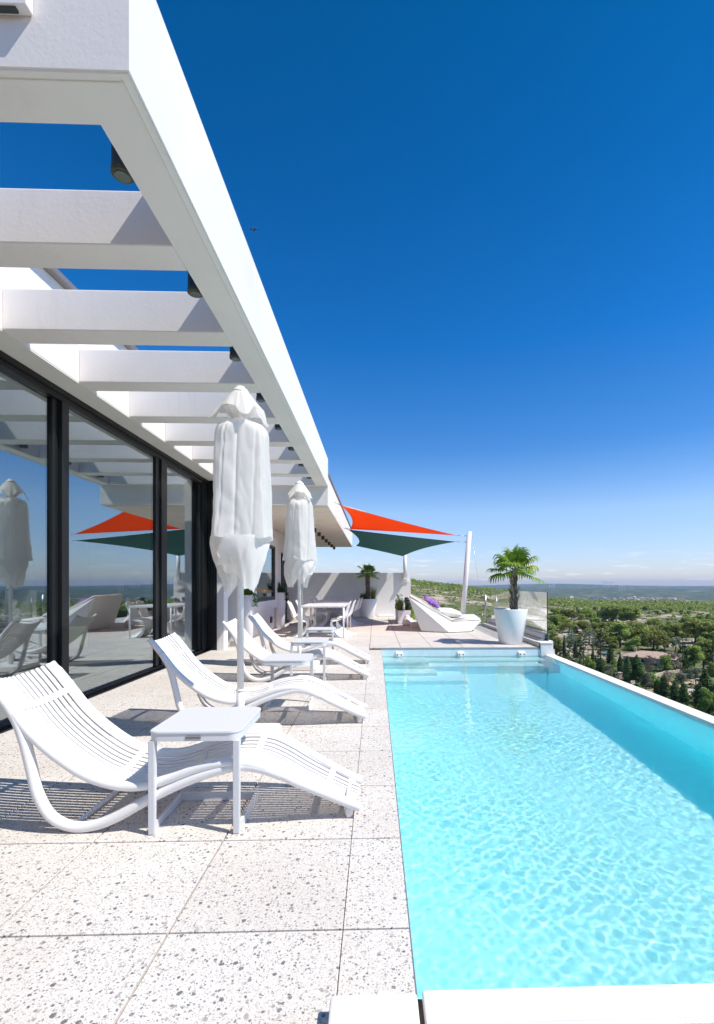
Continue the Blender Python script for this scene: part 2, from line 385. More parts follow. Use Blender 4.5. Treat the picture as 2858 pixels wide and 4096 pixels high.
# pier that ends the overflow edge
pr_ = M(); pr_.prism([(3.198, .072), (3.42, .072), (3.42, -.02), (3.435, -.08), (3.49, -.149), (3.49, -3), (3.198, -3)], 'y', 9.30, 9.62, .006)
pr_.build('pier', plaster2, pool)
for i, (u) in enumerate((1598, 1845, 2088)):
    x = aty(u, 2617, 9.28).x
    j = thing('pool_jet', ['leftmost of the white jet housings on the far pool wall', 'middle white jet housing on the far pool wall', 'right white jet housing on the far pool wall, nearest the overflow edge'][i], 'pool jet', (x, 9.32, -.1), 'jet housings on the far pool wall')
    q = M(); q.prism([(9.326, -.075), (9.245, -.10), (9.235, -.15), (9.326, -.21)], 'x', x-.065, x+.065, .006); q.box(x-.02, x+.02, 9.225, 9.25, -.19, -.14, .004); q.build('housing', lacq, j)
    for s in (-1, 1):
        q = M(); q.tube([(x+s*.035, 9.255, -.118), (x+s*.035, 9.233, -.126)], .011, 12); q.build('nozzle', black, j)
# water with real ripples: surface refraction, absorption put into tint and liner colour
def watermat():
    m, nt, out = new_mat('pool_water')
    r = nd(nt, 'ShaderNodeBsdfRefraction'); r.inputs['IOR'].default_value = 1.33; r.inputs['Roughness'].default_value = 0
    r.inputs['Color'].default_value = (.84, 1, 1, 1)
    g = nd(nt, 'ShaderNodeBsdfGlossy'); g.inputs['Roughness'].default_value = .02
    f = nd(nt, 'ShaderNodeFresnel'); f.inputs[0].default_value = 1.33
    mx = nd(nt, 'ShaderNodeMixShader'); nt.links.new(f.outputs[0], mx.inputs[0]); nt.links.new(r.outputs[0], mx.inputs[1]); nt.links.new(g.outputs[0], mx.inputs[2])
    nt.links.new(mx.outputs[0], out.inputs[0]); return m
def build_water():
    nx, ny = 420, 1000
    X = np.linspace(PX0+.0005, PX1-.0008, nx); Yt = np.linspace(0, 1, ny); Y = PY0+.0005+(PY1-PY0-.001)*(Yt**1.25)
    gx, gy = np.meshgrid(X, Y); h = np.zeros_like(gx); rng = np.random.default_rng(3)
    for k in range(60):
        lam = .036*(4.2**rng.random()); a = rng.random()*2*math.pi; kk = 2*math.pi/lam
        h += (.00042+.0008*lam)*lam*np.cos(kk*(gx*math.cos(a)+gy*math.sin(a))+rng.random()*6.28)
    h *= .55+.45*np.sin(gx*1.3+gy*.9)**2
    # the outermost ring lies flat inside the pool walls, so the water fills the basin
    gx[:, 0] = PX0-.05; gx[:, -1] = PX1+.01; gy[0, :] = PY0-.05; gy[-1, :] = PY1+.015
    V = np.stack([gx, gy, WZ+h], -1).reshape(-1, 3)
    idx = np.arange(nx*ny).reshape(ny, nx)
    F = np.stack([idx[:-1, :-1], idx[:-1, 1:], idx[1:, 1:], idx[1:, :-1]], -1).reshape(-1, 4)
    return V, F, idx, nx, ny
V, F, idx, nx, ny = build_water()
ring = np.concatenate([idx[0, :], idx[1:, -1], idx[-1, -2::-1], idx[-2:0:-1, 0]])
low = V[ring].copy(); low[:, 2] = PD-.05; n0 = len(V); L = np.arange(n0, n0+len(ring)); V2 = np.vstack([V, low])
Fs = np.stack([L, np.roll(L, -1), np.roll(ring, -1), ring], -1)
c4 = [n0, n0+nx-1, n0+nx-1+ny-1, n0+2*(nx-1)+ny-1]
Fa = np.vstack([F, Fs])
water = np_mesh('water', V2, Fa, watermat(), smooth=True)
bm = bmesh.new(); bm.from_mesh(water.data); bm.verts.ensure_lookup_table()
bm.faces.new([bm.verts[i] for i in L[::-1]]); bm.to_mesh(water.data); bm.free()
kind(water, 'structure')
water.cycles.is_caustics_caster = True
for o in pool.children: o.cycles.is_caustics_receiver = True
sl.cycles.is_caustics_light = True

# ------------------------------------------------------------------ villa
villa = thing('villa', 'white rendered modern villa with glass front and concrete pergola along the deck', 'house', (-3, 5, 0))
BY = [1.866+.955*k for k in range(9)]
q = M(); q.box(-4.2, -2.83, -3, 9.27, 3.142, 3.90); q.build('wall', plaster, villa)
q = M(); q.box(-4.2, -2.76, -3, 9.27, 3.902, 3.95); q.box(-4.2, -2.78, -3, 9.27, 3.95, 3.97); q.build('parapet_cap', capm, villa)
for k in range(1, 9):
    y = BY[k]; q = M(); q.box(-2.829, -1.161, y, y+.225, 3.142, 3.455, .008); q.build('cross_beam', plaster, villa)
q = M(); q.prism([(-2.829, BY[0]), (-.93, BY[0]), (-.93, 9.60), (-1.16, 9.60), (-1.16, BY[0]+.225), (-2.829, BY[0]+.225)], 'z', 3.138, 3.69, .008); q.build('edge_beam', plaster, villa)
q = M(); q.box(-.975, -.968, BY[0]+.03, 9.5, 3.132, 3.138); q.box(-2.8, -.975, BY[0]+.035, BY[0]+.041, 3.132, 3.138); q.build('drip_groove', soffit_m, villa)
# canopy beyond the pergola
q = M(); q.box(-2.79, -.93, 9.601, 19.8, 2.765, 3.36, .006); q.build('canopy', plaster, villa)
def woodsoffit():
    m, nt, out = new_mat('board_marked_soffit'); b = nd(nt, 'ShaderNodeBsdfPrincipled'); tc = nd(nt, 'ShaderNodeTexCoord')
    mp = nd(nt, 'ShaderNodeMapping'); mp.inputs['Scale'].default_value = (.7, 6, 1); nt.links.new(tc.outputs['Object'], mp.inputs[0])
    n = nd(nt, 'ShaderNodeTexNoise'); n.inputs['Scale'].default_value = 3; n.inputs['Detail'].default_value = 8; nt.links.new(mp.outputs[0], n.inputs[0])
    nt.links.new(ramp(nt, n.outputs[0], [(.3, (.62, .52, .43)), (.55, (.76, .69, .60)), (.75, (.70, .60, .50))]), b.inputs['Base Color'])
    b.inputs['Roughness'].default_value = .85; nt.links.new(b.outputs[0], out.inputs[0]); return m
q = M(); q.box(-2.785, -.955, 9.63, 19.77, 2.752, 2.763); q.build('soffit', woodsoffit(), villa)
q = M(); q.box(-2.7, -.905, 9.66, 19.83, 3.362, 3.40); q.build('canopy_cap', capm, villa)
for k in range(7):
    q = M(); x, y = -1.65, 13.3+1.045*k
    q.tube([(x, y, 2.751), (x, y, 2.64)], .05, 20); o = q.build('ceiling_light', darkm, villa)
    q = M(); q.tube([(x, y, 2.645), (x, y, 2.637)], .036, 16); q.build('lens', glassface, o)
for k in range(8):
    q = M(); x, y = -1.226, 2.40+.955*k
    q.lathe([(.046, 3.185), (.052, 3.19), (.052, 3.215), (.049, 3.218), (.049, 3.42)], (x, y, 0), 28); q.box(x+.045, -1.161, y-.02, y+.02, 3.25, 3.36)
    o = q.build('downlight', darkm, villa)
    q = M(); q.lathe([(.036, 3.181), (.036, 3.187)], (x, y, 0), 24); q.build('lens', glassface, o)
# white lamp box on the near face of the front beam
q = M(); q.box(-1.60, -1.282, 1.825, 1.864, 3.334, 3.60, .003); o = q.build('lamp_box', plaster2, villa)
q = M(); q.box(-1.54, -1.325, 1.832, 1.85, 3.325, 3.336); q.build('lens', darkm, o)
# soffit above the recessed glazing
q = M(); q.box(-3.35, -2.832, -3, 9.27, 3.128, 3.140); q.build('lintel_soffit', soffit_m, villa)
# glazing frames
q = M(); GX = -3.13
q.box(GX-.10, GX+.04, -3, 9.05, 3.02, 3.127, .004); q.box(GX-.06, GX+.065, -3, 9.05, 3.075, 3.126, .003); q.build('head_frame', black, villa)
q = M(); q.box(GX-.10, GX+.04, -3, 9.05, -.01, .045, .004); q.box(GX+.04, GX+.10, -3, 9.05, -.01, .012); q.build('door_track', black, villa)
def mull(y0, y1, x0, x1): 
    q = M(); q.box(x0, x1, y0, y1, .046, 3.019, .004); q.build('mullion', black, villa)
mull(4.80, 4.885, GX-.06, GX+.01); mull(4.888, 5.00, GX-.03, GX+.045)
mull(6.99, 7.12, GX-.05, GX+.02); mull(7.122, 7.31, GX-.03, GX+.045)
mull(2.3, 2.42, GX-.06, GX+.01); mull(-.2, -.08, GX-.06, GX+.01)
mull(8.72, 8.80, GX-.06, GX+.01); mull(8.80, 9.04, GX-.03, GX+.045)
for y0, y1, x in ((-2.9, -.2, GX-.02), (-.08, 2.3, GX-.025), (2.42, 4.80, GX-.022), (5.0, 6.99, GX-.005), (7.31, 8.72, GX-.02)):
    q = M(); q.box(x-.004, x+.004, y0, y1, .046, 3.019); q.build('pane', solar, villa)
# rooms behind the glass
q = M()
q.box(-9.4, -3.25, -3.2, 9.9, -.05, -.006); q.build('room_floor', intwall, villa)
q = M(); q.box(-9.4, -4.25, -3.2, 9.6, 3.14, 3.3); q.box(-4.24, -3.36, -3.2, 9.24, 3.141, 3.3); q.build('room_ceiling', intwall, villa)
q = M(); q.box(-9.5, -9.2, -3.2, 7.6, 0, 3.1); q.box(-9.5, -9.2, 9.2, 16, 0, 3.1); q.box(-9.2, -3.3, -3.3, -3.15, 0, 3.1)
q.box(-9.2, -6.4, 9.3, 9.45, 0, 3.1); q.box(-5.4, -3.25, 9.3, 9.45, 0, 3.1); q.box(-6.4, -5.4, 9.3, 9.45, 2.2, 3.1); q.build('room_wall', intwall, villa)
q = M(); q.box(-9.15, -8.6, .5, 6.5, 0, .9, .01); q.box(-6.2, -5.3, 3.6, 5.6, .0, .75, .02); q.build('kitchen_unit', intdark, villa)
# second half of the front: pillar, slot window, boxed window, door
q = M(); q.box(-2.918, -2.79, 9.052, 9.30, 0, 3.127, .004); q.box(-3.36, -2.80, 9.97, 14.45, 0, 2.75, .004); q.box(-3.36, -2.80, 9.30, 9.97, 2.55, 2.75)
q.box(-9.2, -2.801, 14.45, 14.55, 0, 2.75); q.box(-3.36, -2.802, 14.55, 16.25, 2.2, 2.75); q.box(-3.6, -2.60, 16.26, 16.5, 0, 2.75, .004); q.box(-3.36, -2.80, 16.5, 19.2, 0, 2.75)
q.box(-4.2, -2.79, 9.28, 9.60, 3.142, 3.36); q.box(-9, -2.80, 9.61, 19.4, 2.765, 3.3)
q.build('side_wall', plaster2, villa)
q = M(); q.box(-3.36, -2.921, 9.06, 9.29, .012, 3.126)
for i in range(3): q.box(-3.08+i*.05, -3.06+i*.05, 9.045, 9.059, .012, 3.126)
q.build('end_frame', black, villa)
q = M()
for i in range(7): q.box(-3.12+.0, -3.06, 9.31+i*.094, 9.36+i*.094, .02, 2.54, .004)
q.box(-3.16, -3.125, 9.30, 9.97, 0, 2.55); q.build('louvre_panel', black, villa)
q = M(); wy0, wy1, wx, wz0, wz1 = 10.98, 13.62, -2.70, .585, 2.47
q.box(-2.799, wx, wy0, wy0+.20, wz0, wz1); q.box(-2.799, wx, wy1-.36, wy1, wz0, wz1); q.box(-2.799, wx, wy0+.20, wy1-.36, wz0, .812); q.box(-2.799, wx, wy0+.20, wy1-.36, 2.24, wz1)
wf = q.build('window_surround', plaster2, villa)
q = M(); a0, a1 = wy0+.2, wy1-.36
for bx in ((a0, a0+.05, .812, 2.24), (a1-.05, a1, .812, 2.24), (a0, a1, .812, .90), (a0, a1, 2.18, 2.24)): q.box(-2.79, wx-.01, bx[0], bx[1], bx[2]+.0, bx[3])
q.build('window_frame', darkm, villa)
q = M(); q.box(-2.765, -2.755, a0+.05, a1-.05, .90, 2.18); q.build('window_pane', solar, villa)
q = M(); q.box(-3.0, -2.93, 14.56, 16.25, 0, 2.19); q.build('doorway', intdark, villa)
q = M(); q.box(-2.93, -2.87, 14.56, 16.25, 0, .05); q.box(-2.93, -2.89, 15.2, 15.25, .05, 2.19); q.build('door_frame', black, villa)
for (u, v, x) in ((1084, 2479, -2.80), (1177, 2453, None)):
    dd = ray(u, v)
    P = EYE+dd*(x/dd.x) if x else EYE+dd*(16.25/dd.y)
    q = M()
    if x: q.box(-2.799, -2.77, P.y-.09, P.y+.09, P.z-.08, P.z+.08, .004)
    else: q.box(P.x-.05, P.x+.05, 16.23, 16.259, P.z-.08, P.z+.08, .004)
    q.build('power_socket', black, villa)
q = M(); q.box(-3.28, -2.70, -2.9, 2.0, -.001, .0); q.bm.free()
pl = thing('pendant_lamp', 'dark ball pendant lamp hanging inside behind the left glass pane', 'lamp', (-5, 6.78, 2.4))
q = M(); q.lathe([(.02, .19), (.12, .14), (.17, .05), (.175, 0), (.16, -.06), (.13, -.10)], (-5, 6.78, 2.4), 28, cap=False); q.build('shade', intdark, pl)
q = M(); q.tube([(-5, 6.78, 2.58), (-5, 6.78, 3.13)], .005, 6); q.build('cable', lacq, pl)
ds = M(); ds.hull([(-2.86, 9.62, 0), (-2.66, 9.60, 0), (-2.67, 9.76, 0), (-2.85, 9.78, 0), (-2.85, 9.63, .10), (-2.68, 9.61, .11), (-2.68, 9.75, .12), (-2.84, 9.76, .09)])
tag(ds.build('stone_block', stone), 'small rough stone block at the foot of the white pillar by the glass doors', 'stone')

# back wall of the terrace
q = M(); q.box(-3.0, 1.36, 18.7, 18.95, -.3, 1.68, .006); bw = q.build('garden_wall', plaster2)
tag(bw, 'plain white rendered wall closing the far end of the terrace', 'wall')
q = M(); q.box(.10, .72, 18.45, 18.699, 0, .06, .005); q.box(1.02, 1.25, 13.95, 14.6, 0, .12, .01); q.box(1.06, 1.25, 14.6, 18.69, 0, .11, .01); q.box(1.25, 3.17, 14.35, 14.55, -.05, .05, .006)
tag(q.build('kerb', polye), 'low pale stone kerb running along the open edge behind the daybed', 'kerb')

# glass balustrade
ba = thing('glass_balustrade', 'clear glass balustrade in grey metal channels on a low kerb right of the palm pot', 'balustrade', (3.3, 11.5, 0))
q = M(); q.box(3.175, 3.56, 9.625, 14.3, -.25, .085, .006); q.box(3.198, 3.44, 9.29, 9.63, .074, .088, .003); q.build('kerb', plaster2, ba)
q = M(); q.box(3.17, 3.175, 9.34, 14.3, .0, .083); q.build('kerb_facing', alu, ba)
q = M(); q.box(3.30, 3.40, 9.66, 14.25, .086, .125, .004); q.box(3.34, 3.415, 9.66, 14.25, .126, .22, .004); q.box(3.456, 3.49, 9.66, 14.25, .087, .22, .004); q.build('base_channel', alu, ba)
for y0, y1 in ((9.62, 11.29), (11.31, 12.79), (12.81, 14.28)):
    q = M(); q.box(3.43, 3.445, y0, y1, .11, 1.06); q.build('pane', clearg, ba)
q = M(); q.box(3.4285, 3.4465, 9.612, 9.619, .11, 1.062); q.box(3.42, 3.455, 9.60, 9.66, .09, .22); q.build('pane_edge', edgeg, ba)
q = M(); q.tube([(3.27, 14.3, .09), (3.26, 14.3, .92)], .022, 14); tag(q.build('handrail_post', steel), 'upright steel post standing at the far end of the glass balustrade', 'post')

def sst_(t): t = max(0., min(1., t)); return t*t*(3-2*t)
# ------------------------------------------------------------------ sun loungers
LA = [(-1.885, .752), (-1.82, .675), (-1.75, .585), (-1.67, .485), (-1.55, .375), (-1.40, .275), (-1.25, .228), (-1.12, .228), (-1.0, .262), (-.90, .300), (-.80, .326), (-.69, .334), (-.58, .316), (-.48, .270), (-.38, .210), (-.26, .145), (-.166, .096), (-.08, .058)]
LB = [(-1.79, .640), (-1.735, .55), (-1.70, .45), (-1.670, .33), (-1.637, .194), (-1.575, .085), (-1.477, .032), (-1.366, .036), (-1.25, .080), (-1.097, .165), (-.974, .225), (-.861, .270), (-.76, .300), (-.66, .318), (-.56, .302), (-.47, .262)]
def make_lounger():
    t = thing('sun_lounger', '', 'sun lounger', (-1, 0, 0))
    A = smoothpath([(x, 0, z) for x, z in LA], 5); B = smoothpath([(x, 0, z) for x, z in LB], 6); W = .53
    def near(x): return .105*sst_((x+.62)/.54)
    def far(x): return W-.03*sst_((x+.62)/.54)
    def yy(x, s): return near(x)*(1-s)+far(x)*s
    def dish(s): return -.072*(1-abs(2*s-1)**2.0)
    N = []
    for i, p in enumerate(A):
        tt = (A[min(i+1, len(A)-1)]-A[max(i-1, 0)]).normalized(); N.append(Vector((-tt.z, 0, tt.x)))
    for s, sg in ((0, 1), (1, -1)):
        q = M(); q.tube([p+Vector((0, yy(p.x, s)+sg*.026, -.004)) for p in A], [.021]*3+[.025]*(len(A)-3), 14); q.build('side_rail', resin, t)
        q = M(); q.tube([p+Vector((0, yy(p.x, s)+sg*.026, -.004)) for p in B], .026, 14); q.build('leg', resin, t)
        yf = yy(-.14, s)+sg*.04
        q = M(); q.tube([(-.135, yf, .075), (-.135, yf, .03), (-.137, yf, .0)], [.024, .021, .017], 12); q.build('foot', resin, t)
    n = 15; a0, a1 = .065, .935; q = M()
    def surf(i, s, h):
        p, nn = A[i], N[i]; e = .001
        ds = (dish(s+e)-dish(s-e))/(2*e)/W; up = (nn+Vector((0, -ds, 0))).normalized()
        return Vector((p.x, yy(p.x, s), p.z))+nn*(dish(s)+.014)+up*h
    for k in range(n):
        w_ = (a1-a0)/n; s0 = a0+k*w_+.0072; s1 = a0+(k+1)*w_-.0072
        rows = [[surf(i, s, h) for s, h in ((s0, -.006), (s0+.002, .001), (s0+.012, .005), ((s0+s1)/2, .0065), (s1-.012, .005), (s1-.002, .001), (s1, -.006), ((s0+s1)/2, -.007))] for i in range(len(A))]
        q.grid(rows, closed_u=True); q.poly(rows[0][::-1]); q.poly(rows[-1])
    q.build('slat_panel', resin, t)
    for i in (9, 27, 41, 57, 76):
        q = M(); rows = []
        for k in range(17):
            s = .03+.94*k/16; a = surf(i, s, .0085); b = surf(i, s, -.004); tt = Vector((N[i].z, 0, -N[i].x))*.017
            rows.append([a-tt, a+tt, b+tt, b-tt])
        q.grid(rows, closed_u=True, smooth=False); q.build('cross_bar', resin, t)
    for x, z in ((-1.47, .03), (-.15, .045)):
        q = M(); q.tube([(x, near(x)+.04, z), (x, far(x)-.04, z)], .012, 10); q.build('stretcher', resin, t)
    return t
lg = make_lounger()
LL = ['nearest white slatted sun lounger, its middle under the nearest side table', 'white slatted sun lounger crossed by the nearer parasol pole',
      'white slatted sun lounger between the two parasol poles, its base loop showing', 'farthest white slatted sun lounger, nearest the dining table']
for i, (y, dx, rz) in enumerate(((2.385, 0, 0), (4.10, 0, .006), (6.05, .0, .0), (7.28, 0, 0))):
    o = lg if i == 0 else copy_tree(lg)
    o.location = (-1+dx, y, 0); o.rotation_euler.z = rz; tag(o, LL[i], 'sun lounger', 'sun loungers in a row beside the pool')

# ------------------------------------------------------------------ side tables
def rrect(x0, x1, y0, y1, r, n=6):
    P = []
    for cx, cy, a0 in ((x1-r, y1-r, 0), (x0+r, y1-r, 90), (x0+r, y0+r, 180), (x1-r, y0+r, 270)):
        for k in range(n+1): a = R(a0+90*k/n); P.append((cx+r*math.cos(a), cy+r*math.sin(a)))
    return P
def make_table():
    t = thing('side_table', '', 'side table', (0, 0, 0)); hw = .222
    q = M(); q.prism(rrect(-hw, hw, -.02, .465, .055), 'z', .487, .498, .003); q.build('table_top', greyl, t)
    q = M(); O = rrect(-hw+.004, hw-.004, -.016, .461, .05); I = rrect(-hw+.012, hw-.012, -.008, .453, .043)
    q.grid([[(x, y, .452) for x, y in O], [(x, y, .4865) for x, y in O]], closed_u=True); q.grid([[(x, y, .4865) for x, y in I], [(x, y, .452) for x, y in I]], closed_u=True)
    q.grid([[(x, y, .452) for x, y in I], [(x, y, .452) for x, y in O]], closed_u=True, smooth=False); q.build('apron', greyl, t)
    for s in (-1, 1):
        q = M(); q.prism([(-.012, 0.006), (-.006, .0), (.03, 0), (.03, .045), (.012, .06), (.022, .4515), (-.014, .4515)], 'x', s*(hw-.005), s*(hw-.036), .003); q.build('leg', greyl, t)
        q = M(); q.box(min(s*(hw-.005), s*(hw-.022)), max(s*(hw-.005), s*(hw-.022)), .031, .36, .001, .046, .002); q.build('runner', greyl, t)
    q = M(); q.box(-hw+.006, hw-.006, .361, .378, .001, .046, .002); q.build('back_rail', greyl, t)
    q = M(); q.box(-.035, .035, -.0185, -.0165, .458, .480); pt = q.build('maker_plate', alu, t)
    fc = bpy.data.curves.new('plate_text', 'FONT'); fc.body = 'GARDENART'; fc.size = .0125; fc.align_x = 'CENTER'; fc.align_y = 'CENTER'; fc.extrude = .0003
    fo = bpy.data.objects.new('text_source', fc); me = bpy.data.meshes.new_from_object(fo); bpy.data.objects.remove(fo)
    me.transform(Matrix.Translation((0, -.0190, .469)) @ Matrix.Rotation(R(90), 4, 'X')); link('lettering', me, black, pt)
    return t
tb = make_table()
TLb = ['nearest grey white side table, standing over the nearest lounger', 'grey white side table turned round, its base rail showing beside the nearer parasol pole',
       'grey white side table in front of the farther parasol pole', 'farthest small side table, in front of the dining table legs']
for i, (x, y, rz) in enumerate(((-.872, 2.375, 0), (-.853, 5.02, math.pi), (-.832, 6.035, 0), (-.875, 7.74, 0))):
    o = tb if i == 0 else copy_tree(tb)
    o.location = (x, y, 0); o.rotation_euler.z = rz; tag(o, TLb[i], 'side table', 'side tables between the loungers')

# ------------------------------------------------------------------ parasols
def wob(a, s, k=1.0): return noise.noise(Vector((math.cos(a)*k*1.7+s, math.sin(a)*k*1.7-s*.7, s*2.3)))
def make_parasol(seed, x, y, label, rot, lean=0):
    t = thing('parasol', label, 'parasol', (x, y, 0), 'closed parasols beside the loungers')
    q = M(); q.prism(rrect(x-.27, x+.27, y-.27, y+.27, .05), 'z', .002, .075, .012); q.build('base_slab', resin, t)
    q = M(); q.tube([(x, y, .075), (x, y, .40)], .030, 20); q.build('base_sleeve', resin, t)
    q = M(); q.tube([(x, y, .402), (x, y, 2.66)], .0245, 20); q.tube([(x, y, .395), (x, y, .408)], .033, 20); q.build('pole', lacq, t)
    q = M(); q.lathe([(.055, 2.655), (.062, 2.662), (.062, 2.675), (.05, 2.69), (.035, 2.694), (.032, 2.71), (.018, 2.716), (.002, 2.718)], (x, y, 0), 24); q.build('cap', pillowm, t)
    for k in range(8):
        a = k*math.pi/4+.2; q = M(); q.tube([(x+.03*math.cos(a), y+.03*math.sin(a), 2.64), (x+.05*math.cos(a), y+.05*math.sin(a), 1.45)], .009, 6); q.build('rib', greyl, t)
    rp = random.Random(seed*10)
    def plan(npt, jr, ja):
        return [(2*math.pi*(k+rp.uniform(-ja, ja))/npt, 1+rp.uniform(-jr, jr)) for k in range(npt)]
    def polyr(P, a):
        a %= 2*math.pi; P = sorted(((t_ % (2*math.pi)), r) for t_, r in P); n_ = len(P)
        for i in range(n_):
            t0, r0 = P[i]; t1, r1 = P[(i+1) % n_]; d1 = (t1-t0) % (2*math.pi); da = (a-t0) % (2*math.pi)
            if da <= d1+1e-9:
                x0, y0, x1, y1 = r0, 0, r1*math.cos(d1), r1*math.sin(d1)
                den = (x1-x0)*math.sin(da)-(y1-y0)*math.cos(da)
                return (x0*(y0-y1)+y0*(x1-x0))/(-den) if abs(den) > 1e-6 and False else abs((x0*y1-x1*y0)/(math.cos(da)*(y1-y0)-math.sin(da)*(x1-x0)))
        return 1
    def tri(v): v = v % 1; return 4*abs(v-.5)-1
    def shell(name, prof, fn, n=168):
        prof = smoothpath([(r, 0, z) for r, z in prof], 8); m = len(prof); rows = []
        for j, p in enumerate(prof):
            row = []
            for k in range(n):
                a = 2*math.pi*k/n; f, dz = fn(a, j/(m-1), p.z)
                row.append((x+p.x*f*math.cos(a+rot), y+p.x*f*math.sin(a+rot), p.z+dz))
            rows.append(row)
        q = M(); q.grid(rows, closed_u=True); return q.build(name, cloth, t)
    P4 = [(k*math.pi/2+.1, 1) for k in range(4)]; Pb = plan(5, .07, .22); Pt = plan(6, .10, .25); Pf = plan(6, .05, .3); Pf2 = plan(5, .10, .3); Pi = plan(5, .3, .3)
    def fv(a, u, z):
        f = (1-u)*1.0+u*polyr([(t_, 1.22) for t_, _ in P4], a)
        return f*(1+.05*u*tri(a*9/6.283+seed)+.05*wob(a, seed+z*3, 2)), -u*u*.085*max(0, math.cos(4*(a-.1)))+.02*u*wob(a, seed)
    shell('vent_flap', [(.045, 2.668), (.075, 2.655), (.11, 2.612), (.15, 2.565), (.185, 2.525)], fv)
    def fn_(a, u, z): return 1+.20*tri(8*a/6.283+seed)*(1-.5*u), 0
    shell('neck', [(.105, 2.56), (.075, 2.50), (.050, 2.462), (.062, 2.44)], fn_)
    def fb(a, u, z):
        k = min(1, u*3.2); f = (1-k)*(1+.16*tri(9*a/6.283+seed))+k*((1-u)*polyr(Pt, a+.15*u)+u*polyr(Pb, a-.25*u))*1.06
        crease = 0
        for c, wd, dp in ((.7, .05, .12), (1.3, .025, .07), (2.1, .04, .13), (2.8, .02, .07), (3.3, .06, .12), (4.0, .025, .08), (4.4, .035, .14), (5.3, .05, .12), (5.9, .025, .09)):
            d_ = abs((a-c-seed+.25*u+math.pi) % (2*math.pi)-math.pi); crease += dp*math.exp(-(d_/wd)**1.2)
        f *= 1-crease*(.5+.5*math.sin(u*3.1))
        f += .022*abs(noise.noise(Vector((a*2.2, z*7+a, seed))))*2+.035*wob(a, seed+z*1.3, 1.4)
        return 1.06*f, (.015*tri(5*a/6.283+seed) if u > .95 else 0)+.05*min(1, u*2.5)*(1-min(1, u*1.6))*math.cos(4*a)
    shell('canopy', [(.052, 2.462), (.095, 2.440), (.155, 2.405), (.188, 2.355), (.197, 2.25), (.205, 2.05), (.212, 1.85), (.220, 1.68), (.228, 1.56)], fb, 200)
    def hang(Pq, tw, sh, ph):
        def f_(a, u, z):
            f = 1.0*polyr(Pq, a+tw*u)*(1+.12*u*tri(4*a/6.283+ph+.5*u)+.10*u*wob(a, ph+z*4, 2.5)-.10*u*math.exp(-((abs((a-ph+math.pi) % 6.283-math.pi))/.15)**2))
            pk = max(0, tri(2*a/6.283+ph)+.15)**1.4*sh+max(0, tri(3*a/6.283-ph))**1.3*sh*.7
            return f, -(u**1.4)*pk+.05*u*(1-u)*tri(3*a/6.283+ph)
        return f_
    shell('flounce', [(.212, 1.57), (.220, 1.53), (.216, 1.48), (.200, 1.43), (.180, 1.385), (.165, 1.35)], hang(Pf, .9, .17, seed), 180)
    shell('inner_flounce', [(.17, 1.52), (.172, 1.45), (.155, 1.38), (.13, 1.32), (.11, 1.29)], hang(Pf2, -.8, .11, seed+2), 144)
    return t
make_parasol(1.3, -1.027, 3.74, 'larger looking closed white parasol standing nearest, in front of the pergola', .35)
p2 = make_parasol(4.1, -1.100, 7.10, 'farther closed white parasol with a cord hanging beside its pole', .9)
q = M(); q.tube(smoothpath([(-1.06, 7.07, 1.25), (-1.05, 7.065, .9), (-1.057, 7.07, .5), (-1.045, 7.08, .25), (-1.06, 7.06, .12)], 5), .0035, 6); q.build('cord', rope, p2)

# ------------------------------------------------------------------ dining tables and chairs
def make_dining(x0, x1, y0, y1, label):
    t = thing('dining_table', label, 'table', ((x0+x1)/2, (y0+y1)/2, 0), 'white dining tables under the canopy'); h = .735
    q = M(); q.box(x0, x1, y0, y0+.05, h-.042, h, .006); q.box(x0, x1, y1-.05, y1, h-.042, h, .006); q.box(x0, x0+.05, y0+.051, y1-.051, h-.042, h, .006); q.box(x1-.05, x1, y0+.051, y1-.051, h-.042, h, .006); q.build('frame', lacq, t)
    q = M(); q.box(x0+.051, x1-.051, y0+.051, y1-.051, h-.010, h-.002); q.build('table_top', lacq, t)
    for x in (x0+.025, x1-.025):
        for y in (y0+.025, y1-.025):
            q = M(); q.tube([(x, y, h-.043), (x, y, .0)], [.024, .015], 12); q.build('leg', lacq, t)
make_dining(-1.70, -.70, 11.13, 12.75, 'nearer white dining table with thin legs beside the farther parasol pole')
make_dining(-1.72, -.68, 13.78, 15.75, 'farther white dining table in the shade before the back wall')
def make_chair():
    t = thing('cantilever_chair', '', 'chair', (0, 0, 0))
    # one piece S curve seen from the side: back top, seat, tongue down to a wide foot; faces +x
    prof = [(-.23, .84), (-.215, .78), (-.19, .68), (-.165, .58), (-.13, .485), (-.06, .435), (.03, .425), (.13, .432), (.205, .425), (.235, .385), (.225, .32), (.175, .24), (.09, .16), (-.02, .085), (-.13, .035), (-.22, .008), (-.245, .001)]
    wid = [.13, .19, .215, .20, .205, .235, .245, .24, .235, .225, .205, .185, .185, .205, .225, .235, .23]
    lip = [.0, .02, .04, .06, .06, .02, -.03, -.06, -.08, -.06, .0, .06, .12, .12, .07, .0, 0]
    P = smoothpath([(a, b, c) for (a, b), c in zip([(x, z) for x, z in prof], wid)], 4); Lp = smoothpath([(l, 0, 0) for l in lip], 4)
    rows = []
    for i, p in enumerate(P):
        a = P[max(i-1, 0)]; b = P[min(i+1, len(P)-1)]; tx, tz = b.x-a.x, b.y-a.y; L = math.hypot(tx, tz) or 1; nx_, nz_ = -tz/L, tx/L
        if i < 40: pass
        row = []
        for k in range(17):
            s = -1+2*k/16; e = abs(s)**2.8
            off = Lp[i].x*e
            zz = p.y - (.05*s*s if i < 3 else 0)
            row.append((p.x+nx_*off*-1*(-1), s*p.z, max(.001, zz+nz_*off)))
        rows.append(row)
    q = M(); q.grid(rows); q.build('seat_shell', resin, t, solid=.016)
    return t
ch = make_chair()
